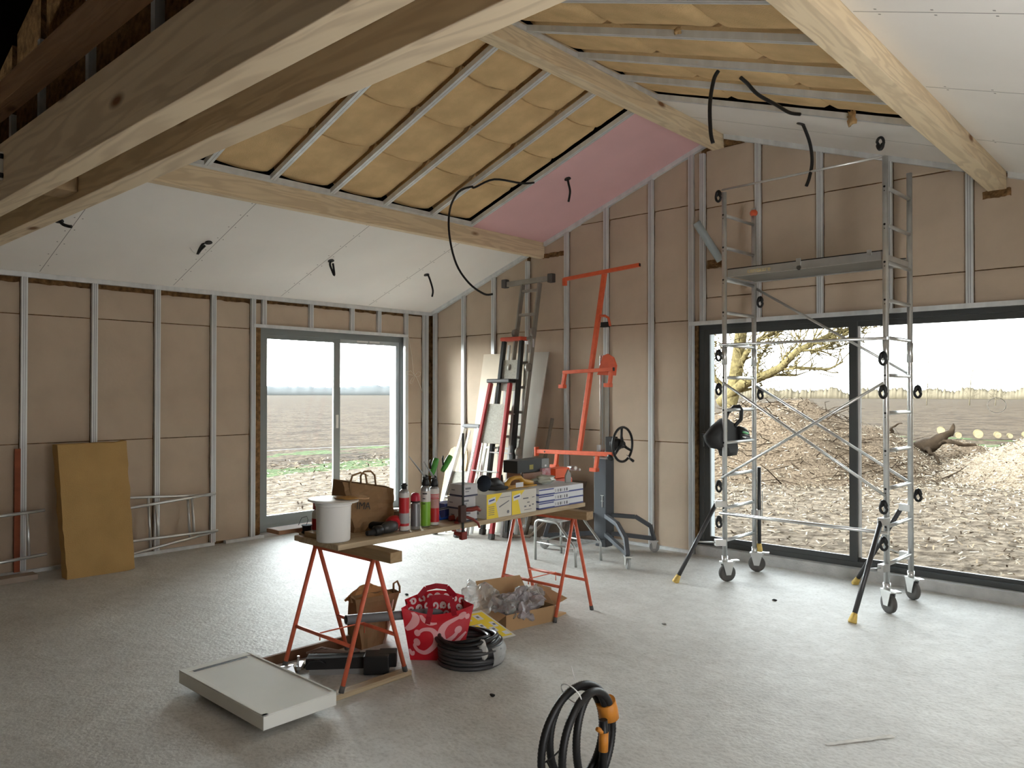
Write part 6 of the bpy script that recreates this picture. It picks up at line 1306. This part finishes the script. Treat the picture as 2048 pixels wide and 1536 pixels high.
for a, b in (((2.9, -1.235, .17), (2.9, -.845, .17)), ((2.90, -1.235, .17), (3.37, -1.235, .165)), ((2.9, -.845, .17), (3.37, -.845, .165))):
    m = MB(); m.cyl(a, b, .008, 8); part('brace', m, TUB, t)
# pvc pipe in the wall
m = MB(); a = Vector((4.005, -.14, 3.235)); b = Vector((4.165, .04, 2.87)); m.tube([a, b], .038, 20, caps=False); m.tube([b, a], .034, 20, caps=False)
d = (b - a).normalized(); e = d.orthogonal().normalized(); g = d.cross(e)
m.add([a + (e * math.cos(k * math.pi / 10) + g * math.sin(k * math.pi / 10)) * r_ for r_ in (.038, .034) for k in range(20)], [(k, (k + 1) % 20, 20 + (k + 1) % 20, 20 + k) for k in range(20)])
solo('drain_pipe', m, mat('pale_grey_pvc', (158, 168, 170), .4, var=.03), 'pale grey pipe end sticking out of the gable wall left of scaffold', 'pipe')
m = MB(); m.grid(lambda u, v: Vector((4.03 + .17 * u, .026 - .02 * abs(noise.noise(Vector((u * 9, v * 4, 2)))), 2.80 + .085 * v + .012 * noise.noise(Vector((u * 7, 1, 5))))), 14, 6, False); solo('wool_stuffing', m, WOOLD, 'ragged brown wool hole under the grey drain pipe on gable wall', 'insulation')

# ================================================================== cables hanging from the ceilings
CAB = mat('black_conduit', (24, 24, 25), .45, var=.05)
def cable(pts, r, label, grommet=None, whites=None):
    t = thing('electric_conduit', label, 'cable', pts[-1], 0, 'black conduits hanging from the ceilings')
    P_ = [Vector(p) for p in pts]; Q = []
    for i in range(len(P_) - 1):
        p0, p1, p2, p3 = P_[max(0, i - 1)], P_[i], P_[i + 1], P_[min(len(P_) - 1, i + 2)]
        for k in range(5):
            s = k / 5; Q.append(.5 * ((2 * p1) + (p2 - p0) * s + (2 * p0 - 5 * p1 + 4 * p2 - p3) * s * s + (3 * p1 - p0 - 3 * p2 + p3) * s ** 3))
    Q.append(P_[-1]); m = MB(); m.tube(Q, r, 9); part('conduit', m, CAB, t)
    if grommet:
        g = Vector(grommet); nr = Vector((-SL if g.x < RIDX else SL, 0, 1)).normalized(); m = MB(); m.lathe([(.034, -.008), (.03, .002)], g, 18, nr); part('grommet', m, CAB, t)
    if whites:
        m = MB(); m.tube(whites, .003, 5); part('wire_end', m, WHITE, t)
    return t
def cl(x, y): return (x, y, zc(x))
def rel(p, *offs): return [p] + [(p[0] + a * .7375 + b * -.675 * 0, p[1] + a * .675, p[2] + c) for a, b, c in offs]
# camera-independent loops: offsets run along the horizontal direction (.74, .675)
p = cl(.903, -4.738); cable(rel(p, (.03, 0, -.03), (.07, 0, -.045), (.10, 0, -.05)), .013, 'short black conduit end by the tie beams, leftmost on the white left ceiling', p)
p = cl(.909, -3.505); cable(rel(p, (-.04, 0, -.005), (-.075, 0, -.05), (-.10, 0, -.11), (-.07, 0, -.07), (-.03, 0, -.03)), .011, 'looped black conduit with bare wire, second from left on the white left ceiling', p, rel((p[0], p[1], p[2] - .1), (-.10, 0, -.01), (-.14, 0, .01), (-.17, 0, .05)))
p = cl(.905, -2.181); cable(rel(p, (-.01, 0, -.04), (.01, 0, -.10), (.035, 0, -.155), (.03, 0, -.09), (.02, 0, -.03)), .011, 'folded black conduit third from left on the white left ceiling', p)
p = cl(.908, -.869); cable(rel(p, (.02, 0, -.01), (.05, 0, -.09), (.075, 0, -.19), (.065, 0, -.26)), .011, 'curved black conduit nearest the room corner on the white left ceiling', p)
p = cl(3.01, -.882); cable(rel(p, (.01, 0, -.05), (.025, 0, -.13), (.01, 0, -.23)), .011, 'black conduit hanging from the pink plasterboard', p)
t_ = [(2.85, -1.20, zc(2.85) - .02), (2.82, -1.35, zc(2.82) - .04), (2.70, -1.60, zc(2.7) + .01), (2.62, -1.78, zc(2.62) - .06)]
p = Vector((2.60, -1.80, zc(2.6) - .045)); cable(t_ + [tuple(p)] + rel(tuple(p), (-.12, 0, -.05), (-.20, 0, -.21), (-.205, 0, -.45), (-.14, 0, -.72), (-.02, 0, -.90), (.12, 0, -1.0), (.20, 0, -1.0))[1:], .010, 'long looping black conduit hanging from a ceiling rail beside pink board')
p = (5.338, -2.25, zc(5.338) - .01); cable(rel(p, (-.03, 0, -.06), (-.055, 0, -.22), (-.05, 0, -.40), (-.035, 0, -.47)), .013, 'black conduit hanging from the second rail of the right slope')
cable([(5.36, -1.98, zc(5.36) + .03), (5.38, -1.92, zc(5.38) + .01), (5.40, -1.80, zc(5.4) - .03), (5.42, -1.55, zc(5.42) - .03), (5.43, -1.35, zc(5.43) - .03), (5.47, -1.25, zc(5.47) - .012)], .013, 'black conduit crossing under two rails of the right slope')
p = cl(5.325, -.875); cable(rel(p, (.02, 0, -.02), (.07, 0, -.16), (.085, 0, -.30), (.065, 0, -.42), (.04, 0, -.49)), .013, 'black conduit hanging from white board of right slope above the scaffold', p)
m = MB(); m.ball((5.83, -1.24, zc(5.83) - .0), .035, 12, 8, (1, .6, 1.3), .9, 3); solo('wool_tuft', m, mat('loose_wool', (176, 146, 104), 1, var=.3, scale=20), 'tuft of tan wool hanging at the lowest rail of right slope', 'wool')
m = MB(); m.ball((5.42, -2.9, zc(5.42) + .03), .022, 12, 8, (1, .7, .9), .9, 6); solo('wool_tuft', m, bpy.data.materials['loose_wool'], 'small tuft of tan wool on the upper rails of right slope', 'wool')
bpy.context.view_layer.update()
